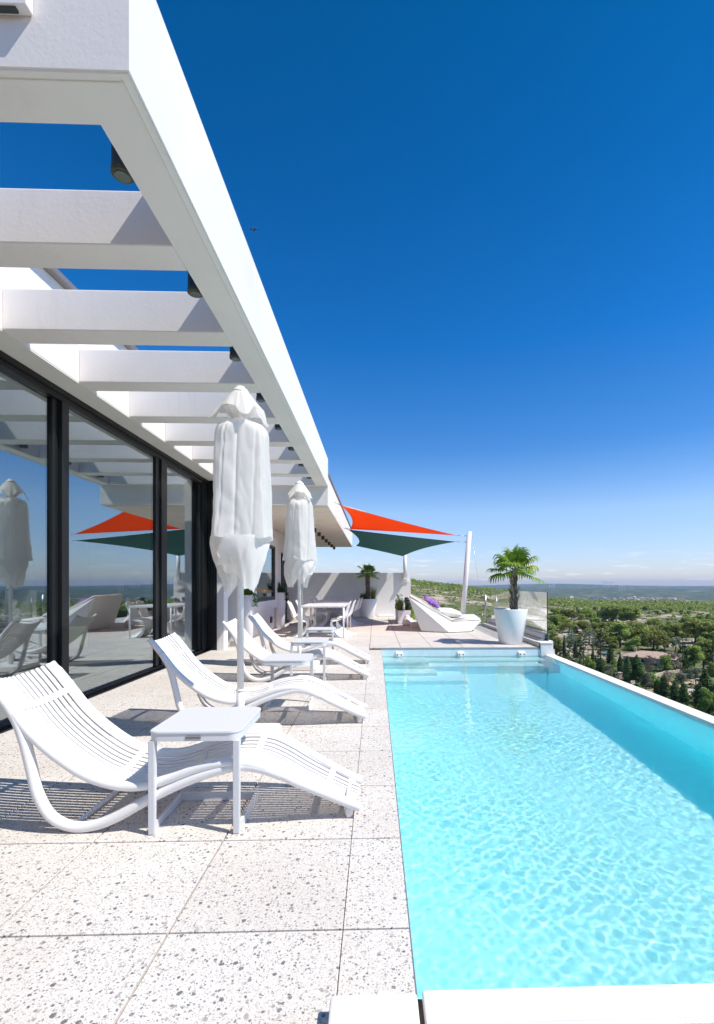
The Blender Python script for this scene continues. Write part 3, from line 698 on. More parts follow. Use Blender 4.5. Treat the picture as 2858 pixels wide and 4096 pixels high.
CH = [(-1.80, 11.42, 0, 'white one-piece chair partly behind the farther parasol pole, at the nearer table'), (-1.72, 12.08, 0, 'white one-piece chair second on the left side of the nearer table'),
      (-.80, 11.40, 180, 'white one-piece chair nearest on the right side of the nearer table'), (-.72, 12.05, 180, 'white one-piece chair second on the right side of the nearer table'),
      (-1.62, 14.2, 0, 'shaded one-piece chair nearest on the left side of the farther table'), (-1.62, 15.0, 0, 'shaded one-piece chair second on the left side of the farther table'),
      (-.68, 14.4, 180, 'shaded one-piece chair nearest on the right side of the farther table'), (-.62, 15.15, 180, 'shaded one-piece chair second on the right side of the farther table'),
      (-1.38, 16.05, -90, 'one-piece chair at the left of the far end of the farther table'), (-.86, 16.1, -90, 'one-piece chair at the right of the far end of the farther table')]
for i, (x, y, a, l) in enumerate(CH):
    o = ch if i == 0 else copy_tree(ch); o.location = (x, y, 0); o.rotation_euler.z = R(a); tag(o, l, 'chair', 'white one-piece chairs round the dining tables')

# ------------------------------------------------------------------ leaves of potted plants
def strip(q, pts, w0, w1, up=Vector((0, 0, 1))):
    rows = []
    for i, p in enumerate(pts):
        t = (pts[min(i+1, len(pts)-1)]-pts[max(i-1, 0)]).normalized(); s = t.cross(up)
        s = s.normalized() if s.length > 1e-4 else Vector((1, 0, 0)); u = i/(len(pts)-1)
        wd = w0*(1-u)+w1*u; rows.append([p-s*wd, p+s*wd])
    q.grid(rows, smooth=False)
def arc(p, d, L, droop, n=6):
    out = [p.copy()]; v = d.normalized()
    for i in range(n):
        v = (v+Vector((0, 0, -droop/n))).normalized(); out.append(out[-1]+v*(L/n))
    return out
def tuft(q, rnd, c, n, L, spread, droop, w, r0=.05):
    for _ in range(n):
        a = rnd.random()*6.283; s = rnd.random()**.7*spread; d = Vector((math.cos(a)*s, math.sin(a)*s, 1))
        p = Vector(c)+Vector((math.cos(a), math.sin(a), 0))*r0*rnd.random()
        strip(q, arc(p, d, L*(.6+.5*rnd.random()), droop*(.5+rnd.random()), 5), w, w*.15)
def bush(q, rnd, c, rx, ry, rz, n, leaf, stems=True):
    for _ in range(n):
        a = rnd.random()*6.283; cz = rnd.random(); rr = math.sqrt(rnd.random())*(1-.35*cz)
        p = Vector((c[0]+rx*rr*math.cos(a), c[1]+ry*rr*math.sin(a), c[2]+rz*cz*(1+.35*math.sin(a*3+c[0]*9))))
        d = Vector((rnd.uniform(-1, 1), rnd.uniform(-1, 1), rnd.uniform(-.3, 1.2))).normalized()
        s = d.cross(Vector((rnd.uniform(-1, 1), rnd.uniform(-1, 1), rnd.uniform(-1, 1)))).normalized()*leaf*.35
        e = p+d*leaf*(.6+.8*rnd.random()); mid = (p+e)/2
        q.poly([p, mid-s, e, mid+s])
def potlathe(x, y, r0, r1, h, th=.02):
    q = M(); q.lathe([(r0-.012, .001), (r0, .012), (r1, h-.01), (r1-.004, h), (r1-th, h), (r1-th-.004, h-.05)], (x, y, 0), 56); return q
def make_palm(name, label, x, y, z0, ztop, rad, nf, seed, tr, scale, mats, group=None):
    rnd = random.Random(seed)
    t = thing(name, label, 'palm tree', (x, y, z0)); H = ztop-z0
    def fn(a, u, z): return 1+.20*wob(a, z*9+seed, 2.2)+.10*math.sin(3*a+z*40)
    q = M(); n = 26
    q.lathe([(tr*(1.15-.25*u+.10*math.sin(u*9)), H*u-.02) for u in [k/n for k in range(n+1)]], (x, y, z0), 22, fn)
    q.build('trunk', barkp, t)
    q = M()
    for _ in range(int(70*max(.6, scale))):
        u = rnd.random(); a = rnd.random()*6.283; zz = z0+H*u; d = Vector((math.cos(a), math.sin(a), 0)); s = Vector((-d.y, d.x, 0))
        p = Vector((x, y, zz))+d*tr*.85; L = rnd.uniform(.05, .11)*scale*1.3; wdt = .014*scale
        e = p+d*L*rnd.uniform(.25, .6)+Vector((0, 0, L))
        q.hull([p-s*wdt, p+s*wdt, p+d*.012*scale, e-s*wdt*.4, e+s*wdt*.4, e+d*.006])
    q.build('leaf_bases', fibre, t)
    top = Vector((x, y, ztop-.02))
    for k in range(nf):
        a = 2.399*k+rnd.uniform(-.2, .2); el = R(82-102*(k/(nf-1))**.85)
        d = Vector((math.cos(a)*math.cos(el), math.sin(a)*math.cos(el), math.sin(el)))
        pet = arc(top, d+Vector((0, 0, .25)), rad*rnd.uniform(.38, .5), .35, 5)
        q = M(); q.tube(pet, [.010*scale, .008*scale, .007*scale, .006*scale, .005*scale, .004*scale], 6)
        o = pet[-1]; f = (pet[-1]-pet[-2]).normalized(); s = f.cross(Vector((0, 0, 1)))
        s = s.normalized() if s.length > .05 else Vector((1, 0, 0)); nrm = s.cross(f).normalized()
        nl = 24; L0 = rad*rnd.uniform(.50, .66); dr = rnd.uniform(.8, 1.9)
        for j in range(nl):
            b = R(-125+250*j/(nl-1)); dirv = (f*math.cos(b)+s*math.sin(b)+nrm*.10).normalized()
            L = L0*(1-.25*abs(b)/R(125))*rnd.uniform(.85, 1.05)
            pts = arc(o, dirv, L, 0.0, 1); pts = [o]+[o+dirv*L*.5]; v = dirv.copy(); p = pts[-1]
            for m in range(4):
                v = (v+Vector((0, 0, -dr*.42*(m+1)/2))).normalized(); p = p+v*L*.125; pts.append(p)
            rows = []
            for i2, pp in enumerate(pts):
                u = i2/(len(pts)-1); wd = [.002, .012, .013, .011, .007, .001][i2]*scale*1.15*(L0/.33)**.3
                side = v.cross(nrm); side = side.normalized() if side.length > .01 else s
                side = dirv.cross(nrm).normalized(); rows.append([pp-side*wd+nrm*wd*.35, pp, pp+side*wd+nrm*wd*.35])
            q.grid(rows, smooth=False)
        q.build('frond', mats[1] if k in (3, 8, 11) else mats[0], t)
    return t
rnd = random.Random(5)
pt1 = thing('palm_pot', 'tall tapered glossy white pot on the pool corner, holding the larger palm', 'planter', (2.79, 9.92, 0))
potlathe(2.79, 9.95, .235, .345, .715).build('pot', potm, pt1)
q = M(); q.lathe([(.32, .66), (.001, .675)], (2.79, 9.95, 0), 40, cap=False); q.build('soil', soil, pt1)
make_palm('fan_palm', 'bright green fan palm with a shaggy trunk growing in the tall white pot', 2.86, 9.95, .66, 1.50, .66, 14, 12, .062, 1.25, (palmleaf, palmleaf2))
pt2 = thing('bowl_planter', 'wide white bowl planter in front of the back wall', 'planter', (-.31, 18.0, 0))
potlathe(-.31, 18.1, .27, .385, .70).build('pot', planterm, pt2)
q = M(); q.lathe([(.36, .655), (.001, .67)], (-.31, 18.1, 0), 40, cap=False); q.build('soil', soil, pt2)
make_palm('fan_palm', 'windblown dark fan palm in the bowl planter against the back wall', -.28, 18.1, .66, 1.62, .52, 14, 23, .07, 1.1, (palmleaf, palmleaf))
q = M(); tuft(q, rnd, (-.08, 18.05, .66), 260, .52, .30, .5, .004, .08); o = q.build('fountain_grass', grassm); tag(o, 'feathery upright grass beside the dark palm in the bowl planter', 'grass')
q = M(); bush(q, rnd, (-.46, 18.0, .66), .14, .14, .16, 260, .06); tag(q.build('low_shrub', herb2), 'low dark shrub left of the palm in the bowl planter', 'shrub')

def tall_planter(x, y, label, seed, plumes):
    rnd = random.Random(seed)
    t = thing('tall_planter', label, 'planter', (x, y, 0), 'tall white planters against the house wall')
    q = potlathe(x, y, .108, .148, 1.0, .014); q.build('pot', planterm, t)
    q = M(); q.lathe([(.13, .96), (.001, .965)], (x, y, 0), 28, cap=False); q.build('soil', soil, t)
    q = M(); bush(q, rnd, (x, y, .98), .15, .15, .16 if plumes else .22, 420, .05)
    for _ in range(26):
        a = rnd.random()*6.28; strip(q, arc(Vector((x+.1*math.cos(a), y+.1*math.sin(a), 1.0)), Vector((math.cos(a), math.sin(a), rnd.uniform(.2, 1.6))), rnd.uniform(.15, .38), 1.4, 6), .004, .002)
    for _ in range(60):
        a = -.4+rnd.random()*1.2; L = rnd.random(); p = Vector((x+.15*math.cos(a)+.07*rnd.random(), y+.15*math.sin(a)-.05, 1.0-.26*L))
        bush(q, rnd, p, .02, .02, .03, 3, .035)
    o = q.build('herb_plant', herb if plumes else herb2); tag(o, 'trailing green herbs and plumes in the nearer tall planter' if plumes else 'grey green flowering herb spilling from the farther tall planter', 'plant')
    if plumes:
        q = M()
        for _ in range(70):
            a = rnd.uniform(-1.0, 1.0); pts = arc(Vector((x, y, 1.0)), Vector((math.cos(a)*.8, math.sin(a)*.6, 1.0)), rnd.uniform(.34, .52), 1.5, 8)
            strip(q, pts, .002, .001)
            for pp in pts[5:]:
                for _ in range(5):
                    e = pp+Vector((rnd.uniform(-.02, .045), rnd.uniform(-.03, .03), rnd.uniform(-.03, .01))); q.poly([pp, e, e+Vector((0, .004, .004))])
        tag(q.build('plume_grass', plume), 'straw coloured plume grass arching out of the nearer tall planter', 'grass')
tall_planter(-2.665, 10.22, 'tall white planter right behind the nearer parasol pole', 3, True)
tall_planter(-2.635, 13.62, 'tall white planter between the boxed window and the dark doorway', 8, False)

bp = thing('box_planter', 'long grey white box planter with herbs beside the daybed', 'planter', (.9, 15.9, 0))
q = M(); q.box(.70, 1.09, 15.0, 16.9, .012, .42, .008)
for y in (15.45, 15.9, 16.4): q.box(.695, .70, y, y+.02, .02, .41)
q.build('box', planterm, bp)
q = M(); q.box(.72, 1.07, 15.02, 16.88, .40, .424); q.build('soil', soil, bp)
for i, (x, y, rz_, mt, lf, lb, nm) in enumerate(((.80, 16.3, .36, herb3, .05, 'silvery herb at the back of the box planter', 'silver_herb'), (.79, 15.45, .24, brightleaf, .05, 'yellow green herb in the box planter', 'herb_plant'), (1.0, 15.35, .30, herb2, .06, 'upright dark green rosemary in the box planter', 'rosemary'))):
    q = M(); bush(q, random.Random(i), (x, y, .41), .15, .16, rz_, 520, lf)
    if i == 2: tuft(q, random.Random(9), (x, y, .42), 60, .34, .35, .1, .008, .12)
    tag(q.build(nm, mt), lb, 'plant')
q = M(); bush(q, random.Random(44), (1.2, 15.6, .02), .10, .5, .38, 500, .06); tag(q.build('weedy_shrub', brightleaf), 'loose green shrub growing just outside the kerb behind the box planter', 'shrub')
q = M(); q.lathe([(.045, .42), (.05, .46), (.035, .55), (.028, .60), (.034, .64), (.02, .68), (.001, .69)], (.90, 15.25, 0), 16); tag(q.build('white_figurine', planterm), 'small white figurine standing among the herbs of the box planter', 'figurine')

# snail-like ornament
sn = thing('garden_ornament', 'white rough snail ornament with two short horns by the box planter', 'ornament', (.96, 14.55, 0))
def fsn(a, u, z): return 1+.10*wob(a, z*6, 1.5)
q = M(); q.lathe([(.10, .0), (.135, .02), (.145, .09), (.12, .17), (.085, .235), (.07, .27), (.055, .30), (.02, .318), (.001, .32)], (.95, 14.5, 0), 28, fsn); q.lathe([(.06, 0), (.10, .03), (.10, .12), (.06, .20), (.02, .22)], (1.05, 14.56, 0), 20, fsn); q.build('body', planterm, sn)
for s in (-1, 1):
    q = M(); q.tube([(.95+s*.035, 14.48, .29), (.95+s*.04, 14.47, .345)], .007, 8); q.lathe([(.001, .335), (.014, .345), (.014, .355), (.001, .365)], (.95+s*.04, 14.47, 0), 10, cap=False); q.build('horn', planterm, sn)

# ------------------------------------------------------------------ daybed
db = thing('daybed', 'faceted white resin daybed with raised back beside the palm pot', 'daybed', (1.9, 13.2, 0))
P = {k: Vector(v) for k, v in dict(tl=(.855, 12.62, .905), bl=(1.19, 12.5, .012), bm=(1.85, 12.18, .012), br=(2.45, 12.40, .012), tip=(2.79, 12.68, .27), sc=(1.955, 12.33, .262),
     ftl=(.98, 14.25, .93), fbl=(1.25, 14.2, .012), fbm=(1.85, 14.3, .012), fbr=(2.5, 14.1, .012), ftip=(2.92, 14.1, .30), fsc=(2.10, 14.25, .29)).items()}
def faces(q, L):
    for f in L: q.poly([P[k] for k in f])
q = M(); faces(q, [('tl', 'bl', 'bm', 'sc'), ('sc', 'bm', 'br', 'tip'), ('tip', 'br', 'fbr', 'ftip'), ('ftip', 'fbr', 'fbm', 'fsc'), ('fsc', 'fbm', 'fbl', 'ftl'), ('ftl', 'fbl', 'bl', 'tl'), ('tl', 'sc', 'fsc', 'ftl'), ('sc', 'tip', 'ftip', 'fsc'), ('bl', 'fbl', 'fbm', 'fbr', 'br', 'bm')])
bmesh.ops.remove_doubles(q.bm, verts=q.bm.verts[:], dist=1e-4); bmesh.ops.bevel(q.bm, geom=q.bm.edges[:], offset=.012, segments=2, affect='EDGES')
q.build('body', polye, db, recalc=True)
def pad(a, b, c, d, th, ins, name):
    a, b, c, d = [Vector(v) for v in (a, b, c, d)]; nrm = (b-a).cross(d-a).normalized(); nrm = nrm if nrm.z > 0 else -nrm; ce = (a+b+c+d)/4
    lo = [v+(ce-v).normalized()*ins+nrm*.004 for v in (a, b, c, d)]; hi = [v+nrm*th+(ce-v).normalized()*.02 for v in lo]
    q = M(); q.hull(lo+hi); bmesh.ops.bevel(q.bm, geom=q.bm.edges[:], offset=.014, segments=3, affect='EDGES'); q.build(name, cushm, db, smooth=True)
pad(P['tl'], P['sc'], P['fsc'], P['ftl'], .06, .035, 'back_pad'); pad(P['sc'], P['tip'], P['ftip'], P['fsc'], .055, .035, 'seat_pad')
def cushion(name, label, c, ux, uy, w_, h_, th, mat):
    c = Vector(c); ux = Vector(ux).normalized(); uy = Vector(uy); uy = (uy-ux*uy.dot(ux)).normalized(); uz = ux.cross(uy); n = 22; q = M()
    for sgn in (1, -1):
        rows = []
        for i in range(n+1):
            row = []
            for j in range(n+1):
                a = -1+2*i/n; b = -1+2*j/n; e = max(0, (1-a*a)*(1-b*b))**.42
                pin = 1-.07*(1-abs(a)**2)*abs(b)**6; pin2 = 1-.07*(1-abs(b)**2)*abs(a)**6
                z = sgn*th/2*(e)*(1+.12*noise.noise(Vector((a*2.5, b*2.5, sgn*3+w_))))
                row.append(c+ux*(a*w_/2*pin)+uy*(b*h_/2*pin2)+uz*z)
            rows.append(row)
        q.grid(rows if sgn > 0 else rows[::-1])
    bmesh.ops.remove_doubles(q.bm, verts=q.bm.verts[:], dist=1e-4)
    return tag(q.build(name, mat), label, 'cushion')
def purplemat():
    m, nt, out = new_mat('purple_pattern'); b = nd(nt, 'ShaderNodeBsdfPrincipled'); tc = nd(nt, 'ShaderNodeTexCoord')
    v = nd(nt, 'ShaderNodeTexVoronoi'); v.inputs['Scale'].default_value = 10; nt.links.new(tc.outputs['Object'], v.inputs['Vector'])
    nt.links.new(ramp(nt, v.outputs['Distance'], [(0, (.27, .13, .42)), (.30, (.27, .13, .42)), (.32, (.50, .38, .62)), (.38, (.50, .38, .62)), (.40, (.23, .10, .38))], 'CONSTANT'), b.inputs['Base Color'])
    b.inputs['Roughness'].default_value = .85; nt.links.new(b.outputs[0], out.inputs[0]); return m
cushion('purple_cushion', 'purple cushion with pale loops lying on the daybed back', (1.55, 13.25, .735), (.95, .12, -.60), (.1, 1, .15), .50, .42, .16, purplemat())
cushion('white_pillow', 'large plain white pillow on the daybed seat', (1.97, 13.0, .475), (1, .15, -.16), (-.1, 1, .12), .66, .48, .22, pillowm)

# ------------------------------------------------------------------ sails, masts
mt = thing('sail_mast', 'leaning white round mast behind the daybed holding two sail corners', 'mast', (2.55, 14.3, 0))
q = M(); q.tube([(2.545, 14.3, -.2), (2.785, 14.3, 2.785)], .072, 28); q.build('pole', lacq, mt)
for z, s in ((2.66, -1), (2.655, 1), (2.48, -1)):
    x = 2.545+.24*(z+.2)/2.985+s*.08; q = M()
    ringp = [(x+.022*math.cos(a)+s*.012, 14.28, z+.022*math.sin(a)) for a in [k*math.pi/6 for k in range(13)]]
    q.tube(ringp, .005, 6); q.build('eye_ring', steel, mt)
q = M(); q.tube([(2.87, 14.28, 2.65), (3.05, 14.30, 1.2), (3.17, 14.3, .35)], .003, 5); q.tube([(3.165, 14.3, .36), (3.17, 14.3, .09)], .008, 6); tag(q.build('stay_cable', steel), 'thin steel stay running down from the leaning mast head', 'cable')
mt2 = thing('sail_mast', 'short white upright mast bracketed on top of the back wall end', 'mast', (1.14, 18.66, 1.6))
q = M(); q.tube([(1.14, 18.60, 1.45), (1.14, 18.60, 2.40)], .068, 24); q.build('pole', lacq, mt2)
q = M(); q.box(1.0, 1.27, 18.66, 18.698, 1.32, 1.68, .005); q.box(1.07, 1.21, 18.5, 18.66, 1.40, 1.46, .004); q.build('bracket', lacq, mt2)
q = M(); q.tube([(1.14, 18.64, 1.43), (1.14, 18.47, 1.43)], .014, 8); q.build('bolt', steel, mt2)
def sail(name, label, corners, bows, mat, sag, turn=0):
    """corners CCW; edges bow inwards; Coons patch of 3 or 4 sides"""
    C = [Vector(c) for c in corners]; ce = sum(C, Vector())/len(C); n = 26
    def edge(i, t, m=len(C)):
        a, b = C[i], C[(i+1) % m]; p = a.lerp(b, t); ed = (b-a); k = 4*t*(1-t)*bows[i]*ed.length
        v = (ce-p); v = v-ed*(v.dot(ed)/ed.length_squared); return p+v.normalized()*k
    rows = []
    if len(C) == 4:
        for i in range(n+1):
            u = i/n; row = []
            for j in range(n+1):
                v = j/n; c0 = edge(0, u); c1 = edge(2, 1-u); d0 = edge(3, 1-v); d1 = edge(1, v)
                p = c0*(1-v)+c1*v+d0*(1-u)+d1*u-(C[0]*(1-u)*(1-v)+C[1]*u*(1-v)+C[2]*u*v+C[3]*(1-u)*v)
                row.append(p+Vector((0, 0, -sag*16*u*(1-u)*v*(1-v))))
            rows.append(row)
    else:
        for i in range(n+1):
            u = i/n; a = edge(0, u); b = edge(2, 1-u); row = []
            a_, b_ = edge(2, 1-u), edge(0, u)
            for j in range(n+1):
                v = j/n; p = b_.lerp(a_, v)
                L0 = C[1].lerp(C[2], v) ; q2 = edge(1, v)-L0
                row.append(p+q2*u*u+Vector((0, 0, -sag*4*u*(1-u)*4*v*(1-v)))) 
            rows.append(row)
    t = thing(name, label, 'shade sail', ce)
    q = M(); q.grid(rows); o = q.build('sail_cloth', mat, t, solid=.002)
    return t, C
# orange: A on the canopy, B on the canopy, C at the mast head
OA, OB, OC = Vector((-.80, 11.3, 3.055)), Vector((-.78, 14.7, 2.895)), Vector((2.40, 14.25, 2.665))
t, _ = sail('orange_shade_sail', 'orange triangular shade sail stretched from the canopy to the leaning mast', (OC, OA, OB), (.018, .05, .012), orange, .03)
def strap(q, a, b, r=.008): q.tube([a, b], r, 6)
q = M(); strap(q, OA, (-.93, 11.17, 3.10), .009); q.build('fitting', steel, t)
q = M(); strap(q, OB, (-.93, 14.4, 2.91)); q.build('fitting', steel, t)
q = M(); strap(q, OC, (2.685, 14.28, 2.66)); q.build('fitting', steel, t)
q = M(); a = OA.lerp(OC, .02); b_ = OA.lerp(OC, .17)+Vector((0, 0, -.01)); q.tube([a, b_], .014, 6); q.build('edge_band', seam_m, t)
GD, GE, GG, GF = Vector((-.80, 14.3, 2.835)), Vector((-.80, 19.6, 2.79)), Vector((1.06, 18.45, 2.30)), Vector((2.37, 14.25, 2.482))
t, _ = sail('green_shade_sail', 'dark green four cornered shade sail hanging just below the orange one', (GD, GF, GG, GE), (.014, .035, .02, .045), green, .06)
for a, b in ((GD, (-.93, 14.1, 2.86)), (GE, (-.93, 19.65, 2.80)), (GG, (1.12, 18.56, 2.26)), (GF, (2.665, 14.28, 2.48))):
    q = M(); strap(q, a, b); q.build('fitting', steel, t)
q = M(); c = GG.lerp((GD+GF)/2, .06)+Vector((0, 0, -.012)); q.box(c.x-.05, c.x+.05, c.y-.03, c.y+.03, c.z-.01, c.z); q.build('care_tag', tagm, t)

# ------------------------------------------------------------------ bird
P0 = EYE+ray(1017, 920).normalized()*42
bd = thing('bird', 'small dark bird gliding in the blue sky right of the pergola edge', 'bird', P0)
q = M(); q.lathe([(.001, -.16), (.03, -.10), (.045, 0), (.03, .08), (.012, .13), (.001, .15)], P0, 10, cap=False); q.build('body', brown, bd)
for s in (-1, 1):
    q = M(); q.grid([[P0+Vector((0, 0, .05)), P0+Vector((0, 0, -.06))], [P0+Vector((s*.14, -.1, .09)), P0+Vector((s*.13, -.1, -.02))], [P0+Vector((s*.27, -.02, .02)), P0+Vector((s*.25, -.02, -.03))]]); q.build('wing', brown, bd, solid=.01)

# ------------------------------------------------------------------ landscape
def sst(t): t = max(0., min(1., t)); return t*t*(3-2*t)
def azu(x, y):
    """picture-independent bearing: tangent of the angle right of the pool's long axis"""
    return math.degrees(math.atan2(x, y))
RIDGE = [(-180, -12), (-90, 30), (-30, 36), (-5, 16), (0.5, 12.0), (2.5, 10.2), (6, 4.5), (9, 0), (12, -4.2), (15, -9), (18, -17), (20, -23), (26, -25.5), (60, -26), (100, -24), (180, -12)]
def lerp_tab(T, v):
    for (a, p), (b, q) in zip(T, T[1:]):
        if v <= b: return p+(q-p)*sst((v-a)/(b-a))
    return T[-1][1]
def fbm(x, y, s, o=4):
    v = 0; a = 1; 
    for i in range(o): v += a*noise.noise(Vector((x/s+7*i, y/s-3*i, 2.7*i))); a *= .5; s *= .5
    return v
def terrain(x, y):
    d = math.hypot(x, y); az = azu(x, y)
    if d < 60: z = -4-17*sst((d-12)/48)
    elif d < 160: z = -21-6*sst((d-60)/60)
    else: z = -27
    rz = lerp_tab(RIDGE, az)
    z = z+(rz+27)*sst((d-150)/560)
    n = fbm(x, y, 90)*(.8+1.6*sst((d-150)/300))*sst((d-80)/80); z += n
    if d > 780:
        far = -90-30*sst((d-2200)/2500)
        z = z+(far-z)*sst((d-780)/1500)
        if d > 5200:
            rh = -42+24*fbm(az*120, 3, 1500)*1.0+14*math.exp(-((az-19)/7)**2)
            z = z+(rh-z)*sst((d-5400)/2600)
        if d > 8600:
            z = z-55*sst((d-8600)/1500)
            z = z+(-18+62*math.exp(-((az-20)/6.5)**2)-z)*sst((d-11500)/2500)
            if d > 15000: z = -300
    return z
azs = list(np.arange(-180, -40, 3.))+list(np.arange(-40, -8, .8))+list(np.arange(-8, 36, .11))+list(np.arange(36, 110, .7))+list(np.arange(110, 180, 3.))
rads = [8]; 
while rads[-1] < 15500: rads.append(rads[-1]*(1.018 if rads[-1] > 60 else 1.05))
TV = np.zeros((len(rads), len(azs), 3), np.float32)
for i, r in enumerate(rads):
    for j, a in enumerate(azs):
        x, y = r*math.sin(R(a)), r*math.cos(R(a)); TV[i, j] = (x, y, terrain(x, y))
na = len(azs); I = np.arange(len(rads)*na).reshape(len(rads), na)
F1 = np.stack([I[:-1, :], np.roll(I, -1, 1)[:-1, :], np.roll(I, -1, 1)[1:, :], I[1:, :]], -1).reshape(-1, 4)[:, ::-1]
def groundmat():
    m, nt, out = new_mat('ground'); b = nd(nt, 'ShaderNodeBsdfPrincipled'); b.inputs['Roughness'].default_value = 1; b.inputs['Specular IOR Level'].default_value = .05
    g = nd(nt, 'ShaderNodeNewGeometry'); P = g.outputs['Position']
    sp = nd(nt, 'ShaderNodeSeparateXYZ'); nt.links.new(P, sp.inputs[0])
    d = mth(nt, 'SQRT', mth(nt, 'ADD', mth(nt, 'MULTIPLY', sp.outputs[0], sp.outputs[0]), mth(nt, 'MULTIPLY', sp.outputs[1], sp.outputs[1])))
    def nz(s, det=8, ro=.6, sc3=(1, 1, 0)):
        mp = nd(nt, 'ShaderNodeMapping'); mp.inputs['Scale'].default_value = sc3; nt.links.new(P, mp.inputs[0])
        n = nd(nt, 'ShaderNodeTexNoise'); n.inputs['Scale'].default_value = s; n.inputs['Detail'].default_value = det; n.inputs['Roughness'].default_value = ro; nt.links.new(mp.outputs[0], n.inputs[0]); return n.outputs[0]
    earth = ramp(nt, nz(.25), [(.3, (.44, .29, .19)), (.6, (.60, .42, .29)), (.8, (.46, .36, .26))])
    scrub = ramp(nt, nz(.12, 10, .7), [(.3, (.075, .10, .04)), (.5, (.14, .165, .065)), (.7, (.22, .21, .11))])
    rocks = ramp(nt, nz(.5, 9, .75), [(.35, (.42, .30, .25)), (.55, (.64, .50, .44)), (.7, (.34, .27, .18))])
    m1 = mth(nt, 'MULTIPLY', mth(nt, 'SUBTRACT', nz(.035, 9, .72), .485), 14, clamp=True)
    near = mixc(nt, m1, scrub, earth)
    m2 = mth(nt, 'MULTIPLY', mth(nt, 'SUBTRACT', nz(.020, 11, .74), .485), 12, clamp=True)
    mid = mixc(nt, m2, scrub, rocks)
    c = mixc(nt, mth(nt, 'MULTIPLY', mth(nt, 'SUBTRACT', d, 170), .02, clamp=True), near, mid)
    pine = ramp(nt, nz(.06, 9, .7), [(.35, (.075, .10, .03)), (.6, (.15, .18, .05))])
    c = mixc(nt, mth(nt, 'MULTIPLY', mth(nt, 'SUBTRACT', d, 520), .008, clamp=True), c, pine)
    fieldf = mth(nt, 'MULTIPLY', mth(nt, 'SUBTRACT', nz(.0016, 6, .6, (.45, 1, 0)), .60), 25, clamp=True)
    farc = ramp(nt, nz(.006, 9, .7), [(.3, (.03, .045, .02)), (.5, (.09, .11, .045)), (.6, (.19, .19, .10)), (.7, (.40, .36, .26))])
    farc = mixc(nt, mth(nt, 'MULTIPLY', fieldf, .8), farc, (.36, .32, .20))
    c = mixc(nt, mth(nt, 'MULTIPLY', mth(nt, 'SUBTRACT', d, 1000), .003, clamp=True), c, farc)
    nt.links.new(c, b.inputs['Base Color']); nt.links.new(b.outputs[0], out.inputs[0])
    bu = nd(nt, 'ShaderNodeBump'); bu.inputs['Strength'].default_value = 1; bu.inputs['Distance'].default_value = 1.5
    nt.links.new(nz(.3, 8, .7), bu.inputs['Height']); nt.links.new(bu.outputs[0], b.inputs['Normal'])
    return m
kind(np_mesh('terrain', TV.reshape(-1, 3), F1, groundmat(), smooth=True), 'structure')

# scattered scrub too dense to count
def blob_field(name, mat, n, dmin, dmax, amin, amax, size, seed, dens=None, nf=16, flat=.75):
    rg = random.Random(seed); Vs = []; Fs = []; nv = 0; rn = np.random.default_rng(seed)
    for _ in range(n):
        u = rg.random(); d = dmin*(dmax/dmin)**u; a = rg.uniform(amin, amax); x, y = d*math.sin(R(a)), d*math.cos(R(a))
        if dens and rg.random() > dens(x, y, d, a): continue
        s = size*(.5+rg.random()**2*1.3)*(1+d/900); z = terrain(x, y)
        m = nf
        dirs = rn.normal(size=(m, 3)); dirs /= np.linalg.norm(dirs, axis=1)[:, None]; dirs[:, 2] = np.abs(dirs[:, 2])
        c = dirs*np.array([s, s, s*flat])*(.55+.45*rn.random((m, 1)))+np.array([x, y, z-.1*s])
        ts = rn.normal(size=(m, 3)); t1 = np.cross(dirs, ts); t1 /= np.linalg.norm(t1, axis=1)[:, None]+1e-9; t2 = np.cross(dirs, t1)+.5*rn.normal(size=(m, 3))
        k = s*.42
        q = np.stack([c-t1*k, c+t2*k*.8, c+t1*k, c-t2*k*.8], 1).reshape(-1, 3)
        Vs.append(q); Fs.append(np.arange(nv, nv+4*m).reshape(-1, 4)); nv += 4*m
    o = np_mesh(name, np.vstack(Vs), np.vstack(Fs), mat); return kind(o, 'stuff')
def dd1(x, y, d, a):
    if a > 12 and 225 < d < 440: return .02+.5*max(0, min(1, .1-2.4*fbm(x, y, 30)))
    return .05+.9*max(0, min(1, .28-2.4*fbm(x, y, 45)))
blob_field('scrub', scrubm, 16000, 150, 640, -1, 36, .62, 1, dd1, 12)
blob_field('maquis', pineleaf, 12000, 470, 1150, -2, 36, 1.0, 2, lambda x, y, d, a: (1 if d > 600 else .2)*(.45 if a > 11 and d < 800 else 1), 10, 1.2)
blob_field('undergrowth', scrubm, 2600, 70, 170, 4, 40, .8, 3, lambda x, y, d, a: .35+.9*max(0, min(1, .4-2*fbm(x, y, 25))), 16)
blob_field('distant_scrub', scrubm, 3800, 110, 900, 36, 95, 2.2, 4, None, 10)

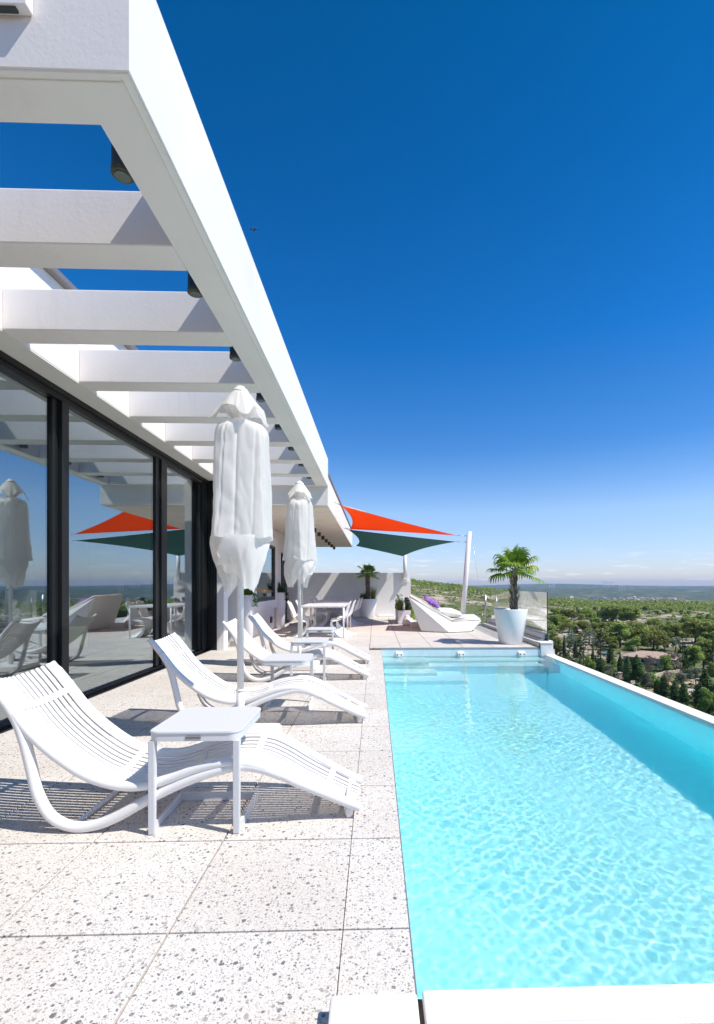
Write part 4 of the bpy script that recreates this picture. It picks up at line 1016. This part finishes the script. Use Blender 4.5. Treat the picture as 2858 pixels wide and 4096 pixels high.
# trees
def leafcloud(rn, centers, radii, n, leaf, flat=1.0, up=.3):
    """n leaf quads spread over the shells of the clumps"""
    centers = np.array(centers, float); radii = np.array(radii, float)
    if radii.ndim == 1: radii = np.stack([radii, radii, radii*flat], 1)
    w_ = radii[:, 0]*radii[:, 2]; w_ = w_/w_.sum(); idx = rn.choice(len(centers), n, p=w_)
    dr = rn.normal(size=(n, 3)); dr[:, 2] += up*.6; dr /= np.linalg.norm(dr, axis=1)[:, None]
    c = centers[idx]+dr*radii[idx]*(.55+.5*rn.random((n, 1)))
    nn = dr+.9*rn.normal(size=(n, 3)); t = np.cross(nn, rn.normal(size=(n, 3))); t /= np.linalg.norm(t, axis=1)[:, None]
    b = np.cross(nn, t); b /= np.linalg.norm(b, axis=1)[:, None]; k = leaf*(.6+.8*rn.random((n, 1)))
    V = np.stack([c-t*k, c-b*k*.45, c+t*k, c+b*k*.45], 1).reshape(-1, 3); F = np.arange(4*n).reshape(-1, 4); return V, F
def proto_tree(kindname, h, crown, mat, trunk_h, tr, seed, limbs=4):
    t = thing(kindname, '', 'tree', (0, 0, 0)); rg = random.Random(seed); q = M()
    q.tube([(0, 0, -.5), (rg.uniform(-.1, .1)*h*.1, 0, trunk_h*.5), (rg.uniform(-.3, .3)*h*.06, rg.uniform(-.2, .2), trunk_h)], [tr*1.2, tr, tr*.6], 7)
    for k in range(limbs):
        a = rg.random()*6.28; L = h*.3; z0 = trunk_h*rg.uniform(.45, .95)
        q.tube([(0, 0, z0), (math.cos(a)*L*.4, math.sin(a)*L*.4, z0+L*.45), (math.cos(a)*L*.8, math.sin(a)*L*.8, z0+L*.8)], [tr*.5, tr*.3, tr*.12], 5)
    q.build('trunk', bark, t); V, F = crown; np_mesh('crown', V, F, mat, t); return t
def pine_crown(seed, h, w_, base, n=2600, k=16, leaf=.26, flat=.62):
    rn = np.random.default_rng(seed); c = []; r = []
    for i in range(k):
        a = rn.random()*6.28; u = rn.random(); rr = w_*.5*math.sqrt(rn.random())*(1-.45*u); z = base+(h-base)*(.15+.75*u)
        c.append((rr*math.cos(a), rr*math.sin(a), z)); r.append(w_*rn.uniform(.12, .22))
    return leafcloud(rn, c, r, n, leaf, flat)
def cypress_crown(seed, h, w_, n=3400, leaf=.22):
    rn = np.random.default_rng(seed); c = []; r = []
    for i in range(34):
        u = (i+.5)/34; prof = math.sin(math.pi*min(1, .18+u*.85))**.7*(1-.35*u)
        a = rn.random()*6.28; rr = w_*.20*prof; c.append((rr*math.cos(a), rr*math.sin(a), .3+(h-.6)*u)); q_ = w_*.36*prof*rn.uniform(.7, 1.15)+.06; r.append((q_, q_, q_*2.0))
    return leafcloud(rn, c, np.array(r), n, leaf, up=1.2)
def spiky_crown(seed, h, w_, n=1700):
    rn = np.random.default_rng(seed); c = []; r = []
    for i in range(46):
        u = rn.random(); a = rn.random()*6.28; rr = w_*.5*(1-u)**.8*rn.uniform(.4, 1); c.append((rr*math.cos(a), rr*math.sin(a), .8+h*u*.97)); r.append((.28*w_*(1.1-u)*.6, .28*w_*(1.1-u)*.6, .16))
    return leafcloud(rn, c, np.array(r), n, .2)
PROT = {
 'pine_tree': [proto_tree('pine_tree', 7, pine_crown(s, 7, w_, .7, 4200, k+8, .30, .72), pineleaf, 4.2, .20, s) for s, w_, k in ((1, 6.6, 17), (2, 5.6, 14), (3, 8.4, 22))],
 'cypress_tree': [proto_tree('cypress_tree', 8, cypress_crown(s, 8, w_), cypleaf, 3, .14, s, 0) for s, w_ in ((4, 2.0), (5, 2.9))],
 'olive_tree': [proto_tree('olive_tree', 5, pine_crown(s, 5, 5.0, .9, 2400, 14, .20, .75), oliveleaf, 2.2, .15, s, 5) for s in (6, 7)],
 'cedar_tree': [proto_tree('cedar_tree', 8, spiky_crown(8, 8, 7.5), cedarleaf, 7.2, .18, 8, 6)],
 'conifer_tree': [proto_tree('conifer_tree', 10, spiky_crown(9, 10, 5.2, 1900), cypleaf, 9, .16, 9, 8)],
 'bare_tree': [proto_tree('bare_tree', 6, pine_crown(10, 6, 5.2, 1.0, 900, 16, .20, .9), brownleaf, 3, .13, 10, 9)],
 'leafy_tree': [proto_tree('leafy_tree', 5, pine_crown(s, 5, 5.0, .3, 3000, 20, .24, .85), brightleaf, 2, .14, s, 5) for s in (11, 12)],
}
for L in PROT.values():
    for o in L:
        o.location = (0, 0, -5000)
BASEH = {'pine_tree': 7.2, 'cypress_tree': 8.2, 'olive_tree': 5.2, 'cedar_tree': 8.2, 'conifer_tree': 10.2, 'bare_tree': 6.2, 'leafy_tree': 5.2}
BASEW = {'pine_tree': (7.2, 6.2, 9.0), 'cypress_tree': (2.0, 2.9), 'olive_tree': (5.4, 5.4), 'cedar_tree': (7.5,), 'conifer_tree': (5.4,), 'bare_tree': (5.6,), 'leafy_tree': (5.4, 5.4)}
def ground_hit(u, v):
    d = ray(u, v); k = 30.
    while k < 2500:
        p = EYE+d*k
        if p.z < terrain(p.x, p.y): return p
        k *= 1.006
    return None
TREES = []
def T(kd, x, y, h, w_, var=0):
    """x, y: foot of the tree as sighted in the survey crop; h, w_: apparent height and width"""
    p = ground_hit(2058+x*.4994, 2150+y*.4994)
    if p is None: return
    D = p.length; k_ = 1.32 if kd == 'pine_tree' else 1.12; H = 1.12*h*.4994*D/FPX; W = k_*w_*.4994*D/FPX; TREES.append([kd, p, H, W, var, x, y])
for a in [('cypress_tree', 400, 970, 175, 24), ('cypress_tree', 490, 965, 125, 34), ('cypress_tree', 690, 1100, 130, 66, 1), ('cypress_tree', 770, 1030, 135, 56, 1), ('cypress_tree', 848, 1120, 160, 42),
          ('cypress_tree', 906, 1175, 195, 66, 1), ('cypress_tree', 980, 1175, 200, 95, 1), ('cypress_tree', 1145, 1262, 105, 58, 1), ('cypress_tree', 1200, 1285, 155, 70, 1), ('cypress_tree', 1285, 1325, 150, 66, 1),
          ('cypress_tree', 1358, 1350, 155, 66, 1), ('cypress_tree', 1484, 1378, 175, 80, 1), ('cypress_tree', 1532, 1310, 200, 90, 1), ('cypress_tree', 1455, 985, 110, 36), ('cypress_tree', 1478, 985, 130, 40), ('cypress_tree', 630, 1060, 170, 26),
          ('conifer_tree', 690, 1010, 235, 110), ('conifer_tree', 1055, 1060, 90, 40), ('cedar_tree', 600, 860, 130, 140), ('cedar_tree', 455, 880, 130, 120),
          ('pine_tree', 320, 745, 110, 90), ('pine_tree', 330, 655, 80, 70), ('pine_tree', 375, 650, 75, 66, 1), ('pine_tree', 412, 656, 70, 60), ('pine_tree', 455, 662, 80, 66, 1), ('pine_tree', 520, 640, 60, 56), ('pine_tree', 580, 655, 80, 90, 2), ('pine_tree', 605, 668, 50, 46, 1), ('pine_tree', 540, 668, 50, 46),
          ('pine_tree', 735, 672, 110, 80, 1), ('pine_tree', 815, 682, 120, 120), ('pine_tree', 935, 692, 120, 130, 1), ('pine_tree', 685, 655, 60, 50),
          ('pine_tree', 440, 765, 95, 105, 2), ('pine_tree', 385, 745, 80, 70, 1), ('pine_tree', 545, 790, 105, 110), ('pine_tree', 680, 790, 100, 110, 1), ('pine_tree', 850, 880, 175, 150, 1), ('pine_tree', 760, 770, 80, 80), ('pine_tree', 820, 740, 60, 70, 2),
          ('pine_tree', 1000, 860, 150, 210, 2), ('pine_tree', 1115, 905, 130, 170, 2), ('pine_tree', 1210, 825, 110, 95, 1), ('pine_tree', 1285, 835, 115, 90), ('pine_tree', 1450, 850, 160, 150, 1), ('pine_tree', 1545, 880, 160, 130), ('pine_tree', 1605, 900, 170, 120, 1), ('pine_tree', 1390, 800, 70, 80), ('pine_tree', 1120, 720, 60, 100, 2),
          ('olive_tree', 1205, 910, 95, 90), ('olive_tree', 1292, 912, 95, 90, 1), ('leafy_tree', 960, 905, 90, 130), ('pine_tree', 780, 905, 100, 80, 1),
          ('leafy_tree', 1215, 1085, 110, 90, 1), ('bare_tree', 1280, 1078, 135, 140), ('conifer_tree', 1350, 1075, 190, 130), ('pine_tree', 1440, 1075, 170, 120, 1), ('pine_tree', 1515, 1065, 210, 120, 1), ('conifer_tree', 1590, 1085, 200, 120),
          ('bare_tree', 1095, 1125, 150, 80), ('leafy_tree', 800, 1040, 60, 50), ('conifer_tree', 555, 1030, 190, 100), ('conifer_tree', 525, 1010, 190, 90), ('conifer_tree', 440, 990, 150, 80), ('pine_tree', 335, 975, 160, 80, 1), ('conifer_tree', 370, 985, 110, 70),
          ('leafy_tree', 600, 1080, 110, 90), ('olive_tree', 755, 1130, 95, 90), ('olive_tree', 1055, 1225, 115, 100), ('leafy_tree', 1120, 1200, 90, 80), ('bare_tree', 1235, 1170, 85, 90), ('olive_tree', 1340, 1215, 105, 90, 1), ('olive_tree', 1455, 1185, 115, 100),
          ('leafy_tree', 1560, 1430, 165, 130), ('leafy_tree', 1600, 1120, 90, 80), ('cypress_tree', 1600, 1360, 150, 70, 1), ('pine_tree', 305, 870, 110, 80), ('pine_tree', 300, 800, 90, 70), ('leafy_tree', 500, 870, 70, 90, 1),
          ('olive_tree', 660, 900, 70, 80), ('pine_tree', 700, 860, 90, 80, 2), ('pine_tree', 900, 780, 70, 90, 2), ('pine_tree', 1320, 745, 50, 60), ('leafy_tree', 1250, 735, 50, 80), ('leafy_tree', 1420, 760, 60, 90), ('leafy_tree', 1540, 760, 50, 90, 1)]: T(*a)
rg = random.Random(77)
# pines of the hillside and of the slopes seen only in the glass front
for k in range(42):
    x = rg.uniform(290, 1600); y = rg.uniform(575, 720)
    T('pine_tree' if rg.random() < .7 else 'leafy_tree', x, y, rg.uniform(28, 50)*(.55+(y-560)/220), rg.uniform(30, 55)*(.55+(y-560)/220), rg.randrange(2))
for k in range(26):
    d = rg.uniform(95, 380); a = rg.uniform(44, 84); x, y = d*math.sin(R(a)), d*math.cos(R(a)); p = Vector((x, y, terrain(x, y)))
    TREES.append(['pine_tree', p, rg.uniform(5, 8), rg.uniform(5, 8), rg.randrange(3), 3000+k, 0])
names = {'cypress_tree': 'dark narrow cypress', 'pine_tree': 'rounded green pine', 'olive_tree': 'pale grey green olive tree', 'cedar_tree': 'bluish grey layered cedar',
         'conifer_tree': 'tall open spiky dark conifer', 'bare_tree': 'brownish half bare tree', 'leafy_tree': 'bushy bright green tree'}
TREES.sort(key=lambda t: (t[0], t[5]))
cnt = {}; tot = {}; zc = {}
for t in TREES: tot[t[0]] = tot.get(t[0], 0)+1
ORD = ['first', 'second', 'third', 'fourth', 'fifth', 'sixth', 'seventh', 'eighth', 'ninth', 'tenth', 'eleventh', 'twelfth', 'thirteenth', 'fourteenth', 'fifteenth', 'sixteenth', 'seventeenth', 'eighteenth', 'nineteenth', 'twentieth', '21st', '22nd', '23rd', '24th']
used_proto = set()
for kd, p, H, W, var, x, y in TREES:
    L = PROT[kd]; var = var % len(L); src = L[var]; key = (kd, var)
    o = src if key not in used_proto else copy_tree(src); used_proto.add(key)
    o.location = p-Vector((0, 0, .1)); s = W/BASEW[kd][var]; o.scale = (s, s, H/BASEH[kd]); o.rotation_euler.z = rg.random()*6.28
    i = cnt[kd] = cnt.get(kd, 0)+1; D = p.length
    if x >= 3000: lb = names[kd]+', one of those on the slope mirrored in the glass front'; gr = 'pines on the slope mirrored in the glass'
    else:
        where = 'beyond the pool edge' if y > 1000 else 'round the country house' if y > 850 else 'behind the house' if y > 720 else 'on the far scrub plain'
        zk = (kd, where); i = zc[zk] = zc.get(zk, 0)+1
        n = ORD[i-1] if i <= 24 else '%dth' % i
        lb = '%s %s, %s from the left' % (names[kd], where, n); gr = names[kd]+' trees in the valley'
    tag(o, lb, 'tree', gr)

for L in PROT.values():
    for o in L:
        if 'label' not in o or not o['label']:
            for c in list(o.children): bpy.data.objects.remove(c)
            bpy.data.objects.remove(o)
# tile roofed house in the valley
hp = ground_hit(2300+600*.3483, 2500+440*.3483); hz = hp.z-.2; hx, hy = hp.x, hp.y
ang = R(-38); ca, sa = math.cos(ang), math.sin(ang)
hs = thing('country_house', 'pink walled country house with a hipped clay tile roof and chimney among the trees', 'house', (hx, hy, hz))
wallp = pbr('pink_render', (.58, .42, .36), .9, var=.08, vscale=1)
def tilemat():
    m, nt, out = new_mat('clay_tiles'); b = nd(nt, 'ShaderNodeBsdfPrincipled'); tc = nd(nt, 'ShaderNodeTexCoord')
    wv = nd(nt, 'ShaderNodeTexWave'); wv.inputs['Scale'].default_value = 1.3; wv.inputs['Distortion'].default_value = 1; nt.links.new(tc.outputs['Object'], wv.inputs[0])
    n = nd(nt, 'ShaderNodeTexNoise'); n.inputs['Scale'].default_value = 1.5; n.inputs['Detail'].default_value = 8; nt.links.new(tc.outputs['Object'], n.inputs[0])
    c = ramp(nt, n.outputs[0], [(.3, (.42, .28, .20)), (.6, (.58, .43, .33))]); nt.links.new(mixc(nt, mth(nt, 'MULTIPLY', wv.outputs[0], .35), c, (.30, .2, .15)), b.inputs['Base Color'])
    b.inputs['Roughness'].default_value = .9; nt.links.new(b.outputs[0], out.inputs[0]); return m
def W2(x, y, z): return (hx+ca*x-sa*y, hy+sa*x+ca*y, hz+z)
def wbox(q, x0, x1, y0, y1, z0, z1): q.hull([W2(x, y, z) for x in (x0, x1) for y in (y0, y1) for z in (z0, z1)])
q = M(); wbox(q, 3.2, 15, 0, 9.0, -1, 2.75); wbox(q, -1.2, -.8, 0, .4, -1, 2.75); wbox(q, -1.2, 3.19, 4, 9, -1, 2.75); wbox(q, -.79, 3.19, 0, .3, 2.25, 2.75); q.build('wall', wallp, hs)
q = M(); e = .5; z0, z1 = 2.75, 4.6
A_, B_, C2, D_ = (-1.2-e, -e), (15+e, -e), (15+e, 9+e), (-1.2-e, 9+e); E_, F_ = (4.0, 4.5), (10.2, 4.5)
rows = lambda *P: q.poly([W2(*p) for p in P])
rows((*A_, z0), (*B_, z0), (*F_, z1), (*E_, z1)); rows((*B_, z0), (*C2, z0), (*F_, z1)); rows((*C2, z0), (*D_, z0), (*E_, z1), (*F_, z1)); rows((*D_, z0), (*A_, z0), (*E_, z1))
bmesh.ops.remove_doubles(q.bm, verts=q.bm.verts[:], dist=1e-4); rf = q.build('roof', tilemat(), hs, solid=.16)
q = M(); wbox(q, 1.6, 2.3, 4.6, 5.3, 3.2, 5.3); wbox(q, 1.5, 2.4, 4.5, 5.4, 5.31, 5.5); q.build('chimney', wallp, rf)
for x0, x1, mt_, nm in ((4.6, 5.5, black, 'window'), (7.8, 9.4, lacq, 'shuttered_window'), (11.5, 12.6, black, 'window')):
    q = M(); wbox(q, x0, x1, -.06, -.01, 1.0, 2.1); q.build(nm, mt_, hs)
# small parked car by the house
pc = ground_hit(2300+380*.3483, 2500+345*.3483)
car = thing('parked_car', 'small pale blue car parked left of the country house', 'car', pc)
carm = pbr('pale_blue_paint', (.35, .45, .6), .3, coat=.5); cx_, cy_, cz_ = pc
q = M(); q.prism([(cx_-2, cz_+.3), (cx_-2, cz_+.8), (cx_-1.2, cz_+.95), (cx_-.7, cz_+1.42), (cx_+.9, cz_+1.45), (cx_+1.6, cz_+.95), (cx_+2, cz_+.85), (cx_+2.05, cz_+.3)], 'y', cy_-.8, cy_+.8, .08); q.build('body', carm, car)
q = M(); q.prism([(cx_-1.0, cz_+1.0), (cx_-.6, cz_+1.36), (cx_+.8, cz_+1.38), (cx_+1.3, cz_+1.0)], 'y', cy_-.83, cy_+.83); q.build('window', black, car)
for sx in (-1.25, 1.3):
    q = M(); q.tube([(cx_+sx, cy_-.84, cz_+.3), (cx_+sx, cy_-.62, cz_+.3)], .3, 14); q.build('wheel', black, car)
# dry stone retaining wall
pts = [ground_hit(2300+x*.3483, 2500+y*.3483) for x, y in ((640, 700), (860, 640), (980, 590), (1130, 568), (1300, 548), (1460, 540), (1560, 545))]
path = smoothpath(pts, 5); q = M()
rowsL = [[(p.x, p.y+dy, terrain(p.x, p.y)+dz+.15*wob(i, .5)) for dy, dz in ((-.3, -1), (-.25, 1.15), (.25, 1.2), (.3, -1))] for i, p in enumerate(path)]
q.grid(rowsL, smooth=False); tag(q.build('stone_wall', pbr('dry_stone', (.48, .38, .29), .95, bump=1, bscale=2, var=.35, vscale=1.2, bdist=.1)), 'long curving dry stone wall below the trees at the right', 'wall')
q = M(); pth = [ground_hit(2300+x*.3483, 2500+y*.3483) for x, y in ((1180, 800), (1290, 770), (1420, 760), (1600, 740))]
pth = smoothpath(pth, 6)
rowsL = [[(p.x, p.y-3.2, terrain(p.x, p.y-3.2)+.25), (p.x, p.y, terrain(p.x, p.y)+.28), (p.x, p.y+3.2, terrain(p.x, p.y+3.2)+.25)] for p in pth]
q.grid(rowsL); kind(q.build('road', pbr('dusty_road', (.50, .42, .36), .95, var=.1, vscale=.3)), 'structure')
def pole_thing(name, label, cat, x, y, toppx, r, arm=False, crop=(2300, 2500, .3483)):
    p = ground_hit(crop[0]+x*crop[2], crop[1]+y*crop[2]); H = toppx*crop[2]*p.length/FPX
    t = thing(name, label, cat, p); q = M(); q.tube([(p.x, p.y, p.z-.3), (p.x, p.y, p.z+H)], [r, r*.7], 10); q.build('post', alu if arm else stone, t)
    q = M()
    if arm: q.tube([(p.x, p.y, p.z+H), (p.x+.9, p.y, p.z+H+.12)], .05, 6); q.box(p.x+.7, p.x+1.3, p.y-.15, p.y+.15, p.z+H+.05, p.z+H+.2)
    else: q.box(p.x-1.0, p.x+1.0, p.y-.08, p.y+.08, p.z+H-.7, p.z+H-.5)
    q.build('lamp_head' if arm else 'cross_arm', lacq if arm else stone, t)
pole_thing('street_lamp', 'slim grey street lamp beside the dusty road below', 'street lamp', 1368, 838, 180, .09, True)
pole_thing('utility_pole', 'thin wooden utility pole far off on the green scrub plain', 'utility pole', 630, 585, 75, .22, False, (2058, 2150, .4994))
p = ground_hit(2300+518*.3483, 2500+640*.3483); q = M(); q.box(p.x-.5, p.x+.5, p.y-.5, p.y+.5, p.z-1, p.z+2.3, .05); q.box(p.x-.6, p.x+.6, p.y-.6, p.y+.6, p.z+2.31, p.z+2.5)
tag(q.build('gate_pillar', wallp), 'short pale gate pillar just beyond the pool edge', 'pillar')

# far town, wind turbines
vil = pbr('far_house_wall', (.72, .62, .54), .9, objrand=.4); vroof = pbr('far_roof', (.50, .33, .25), .9)
def far_pt(u, v, dist):
    d = ray(u, v); d2 = d/math.hypot(d.x, d.y); x, y = d2.x*dist, d2.y*dist; return Vector((x, y, terrain(x, y)))
hv = thing('village_house', '', 'house', (0, 0, 0)); q = M(); q.box(-9, 9, -7, 7, -2, 6); q.build('wall', vil, hv)
q = M(); q.prism([(-9.8, 6.05), (9.8, 6.05), (0, 9)], 'y', -7.6, 7.6); q.build('roof', vroof, hv)
for k in range(90):
    u = rg.triangular(2310, 2740, 2540) if k < 68 else rg.uniform(2560, 2858); dist = rg.uniform(4300, 5100) if k < 68 else rg.uniform(3300, 3800)
    p = far_pt(u, 2380, dist); o = hv if k == 0 else copy_tree(hv); s = rg.uniform(.9, 1.9); o.location = p; o.scale = (s*1.3, s, s*.9)
    o.rotation_euler.z = rg.uniform(-.6, .6)
    tag(o, 'tiny pale house of the far town on the blue plain', 'house', 'houses of the far town on the plain')
p = far_pt(2538, 2400, 3500); tw = M(); tw.lathe([(7, -3), (6, 20), (6, 24), (9, 28), (9, 34), (7, 36)], p, 16); tag(tw.build('water_tower', lacq), 'tiny white water tower standing on the far plain', 'tower')
p = far_pt(2290, 2385, 3900); q = M(); q.hull([p+Vector(v) for v in ((-22, 0, -5), (22, 0, -5), (-20, 30, -5), (20, 30, -5), (-16, 5, 26), (12, 5, 30), (0, 20, 34))]); tag(q.build('silo_building', vil), 'pale blocky building alone at the left of the far plain', 'building')
wt = thing('wind_turbine', '', 'wind turbine', (0, 0, 0)); q = M(); q.tube([(0, 0, -5), (0, 0, 62)], [2.2, 1.3], 10); q.build('tower', lacq, wt)
q = M(); q.box(-1.6, 1.6, -3, 5, 61, 64.5, .4); q.build('nacelle', lacq, wt)
for k in range(3):
    q = M(); a = k*2.094+.4; d = Vector((math.cos(a), 0, math.sin(a))); s = Vector((-d.z, 0, d.x)); c = Vector((0, -3.6, 62.8))
    q.hull([c-s*.6, c+s*1.6, c+d*8-s*.5, c+d*8+s*2.0, c+d*31, c+d*31+s*.5, c+Vector((0, .5, 0)), c+d*8+Vector((0, .6, 0)), c+d*31+Vector((0, .2, 0))]); q.build('blade', lacq, wt)
first = True
for (xs_, dist, tl) in (([2198+i*4.4 for i in range(6)], 7200, 'left'), ([2416+i*4.7 for i in range(9)], 7600, 'middle'), ([2479, 2489, 2500], 6600, 'right')):
    for i, u in enumerate(xs_):
        o = wt if first else copy_tree(wt); first = False
        p = far_pt(u+rg.uniform(-1, 1), 2350, dist+rg.uniform(-250, 250)); o.location = p; o.scale = (1.2,)*3; o.rotation_euler.z = rg.uniform(-.4, .4)
        tag(o, 'white wind turbine, %s from the left in the %s cluster on the horizon' % (ORD[i], tl), 'wind turbine', 'wind turbines on the horizon')

# air
q = M(); q.box(-11900, 11900, -11800, 15600, -420, 140)
m, nt, out = new_mat('haze'); v = nd(nt, 'ShaderNodeVolumePrincipled'); v.inputs['Color'].default_value = (.42, .65, 1, 1); v.inputs['Density'].default_value = 5.2e-5; v.inputs['Anisotropy'].default_value = .1
nt.links.new(v.outputs[0], out.inputs['Volume']); kind(q.build('haze', m), 'stuff')
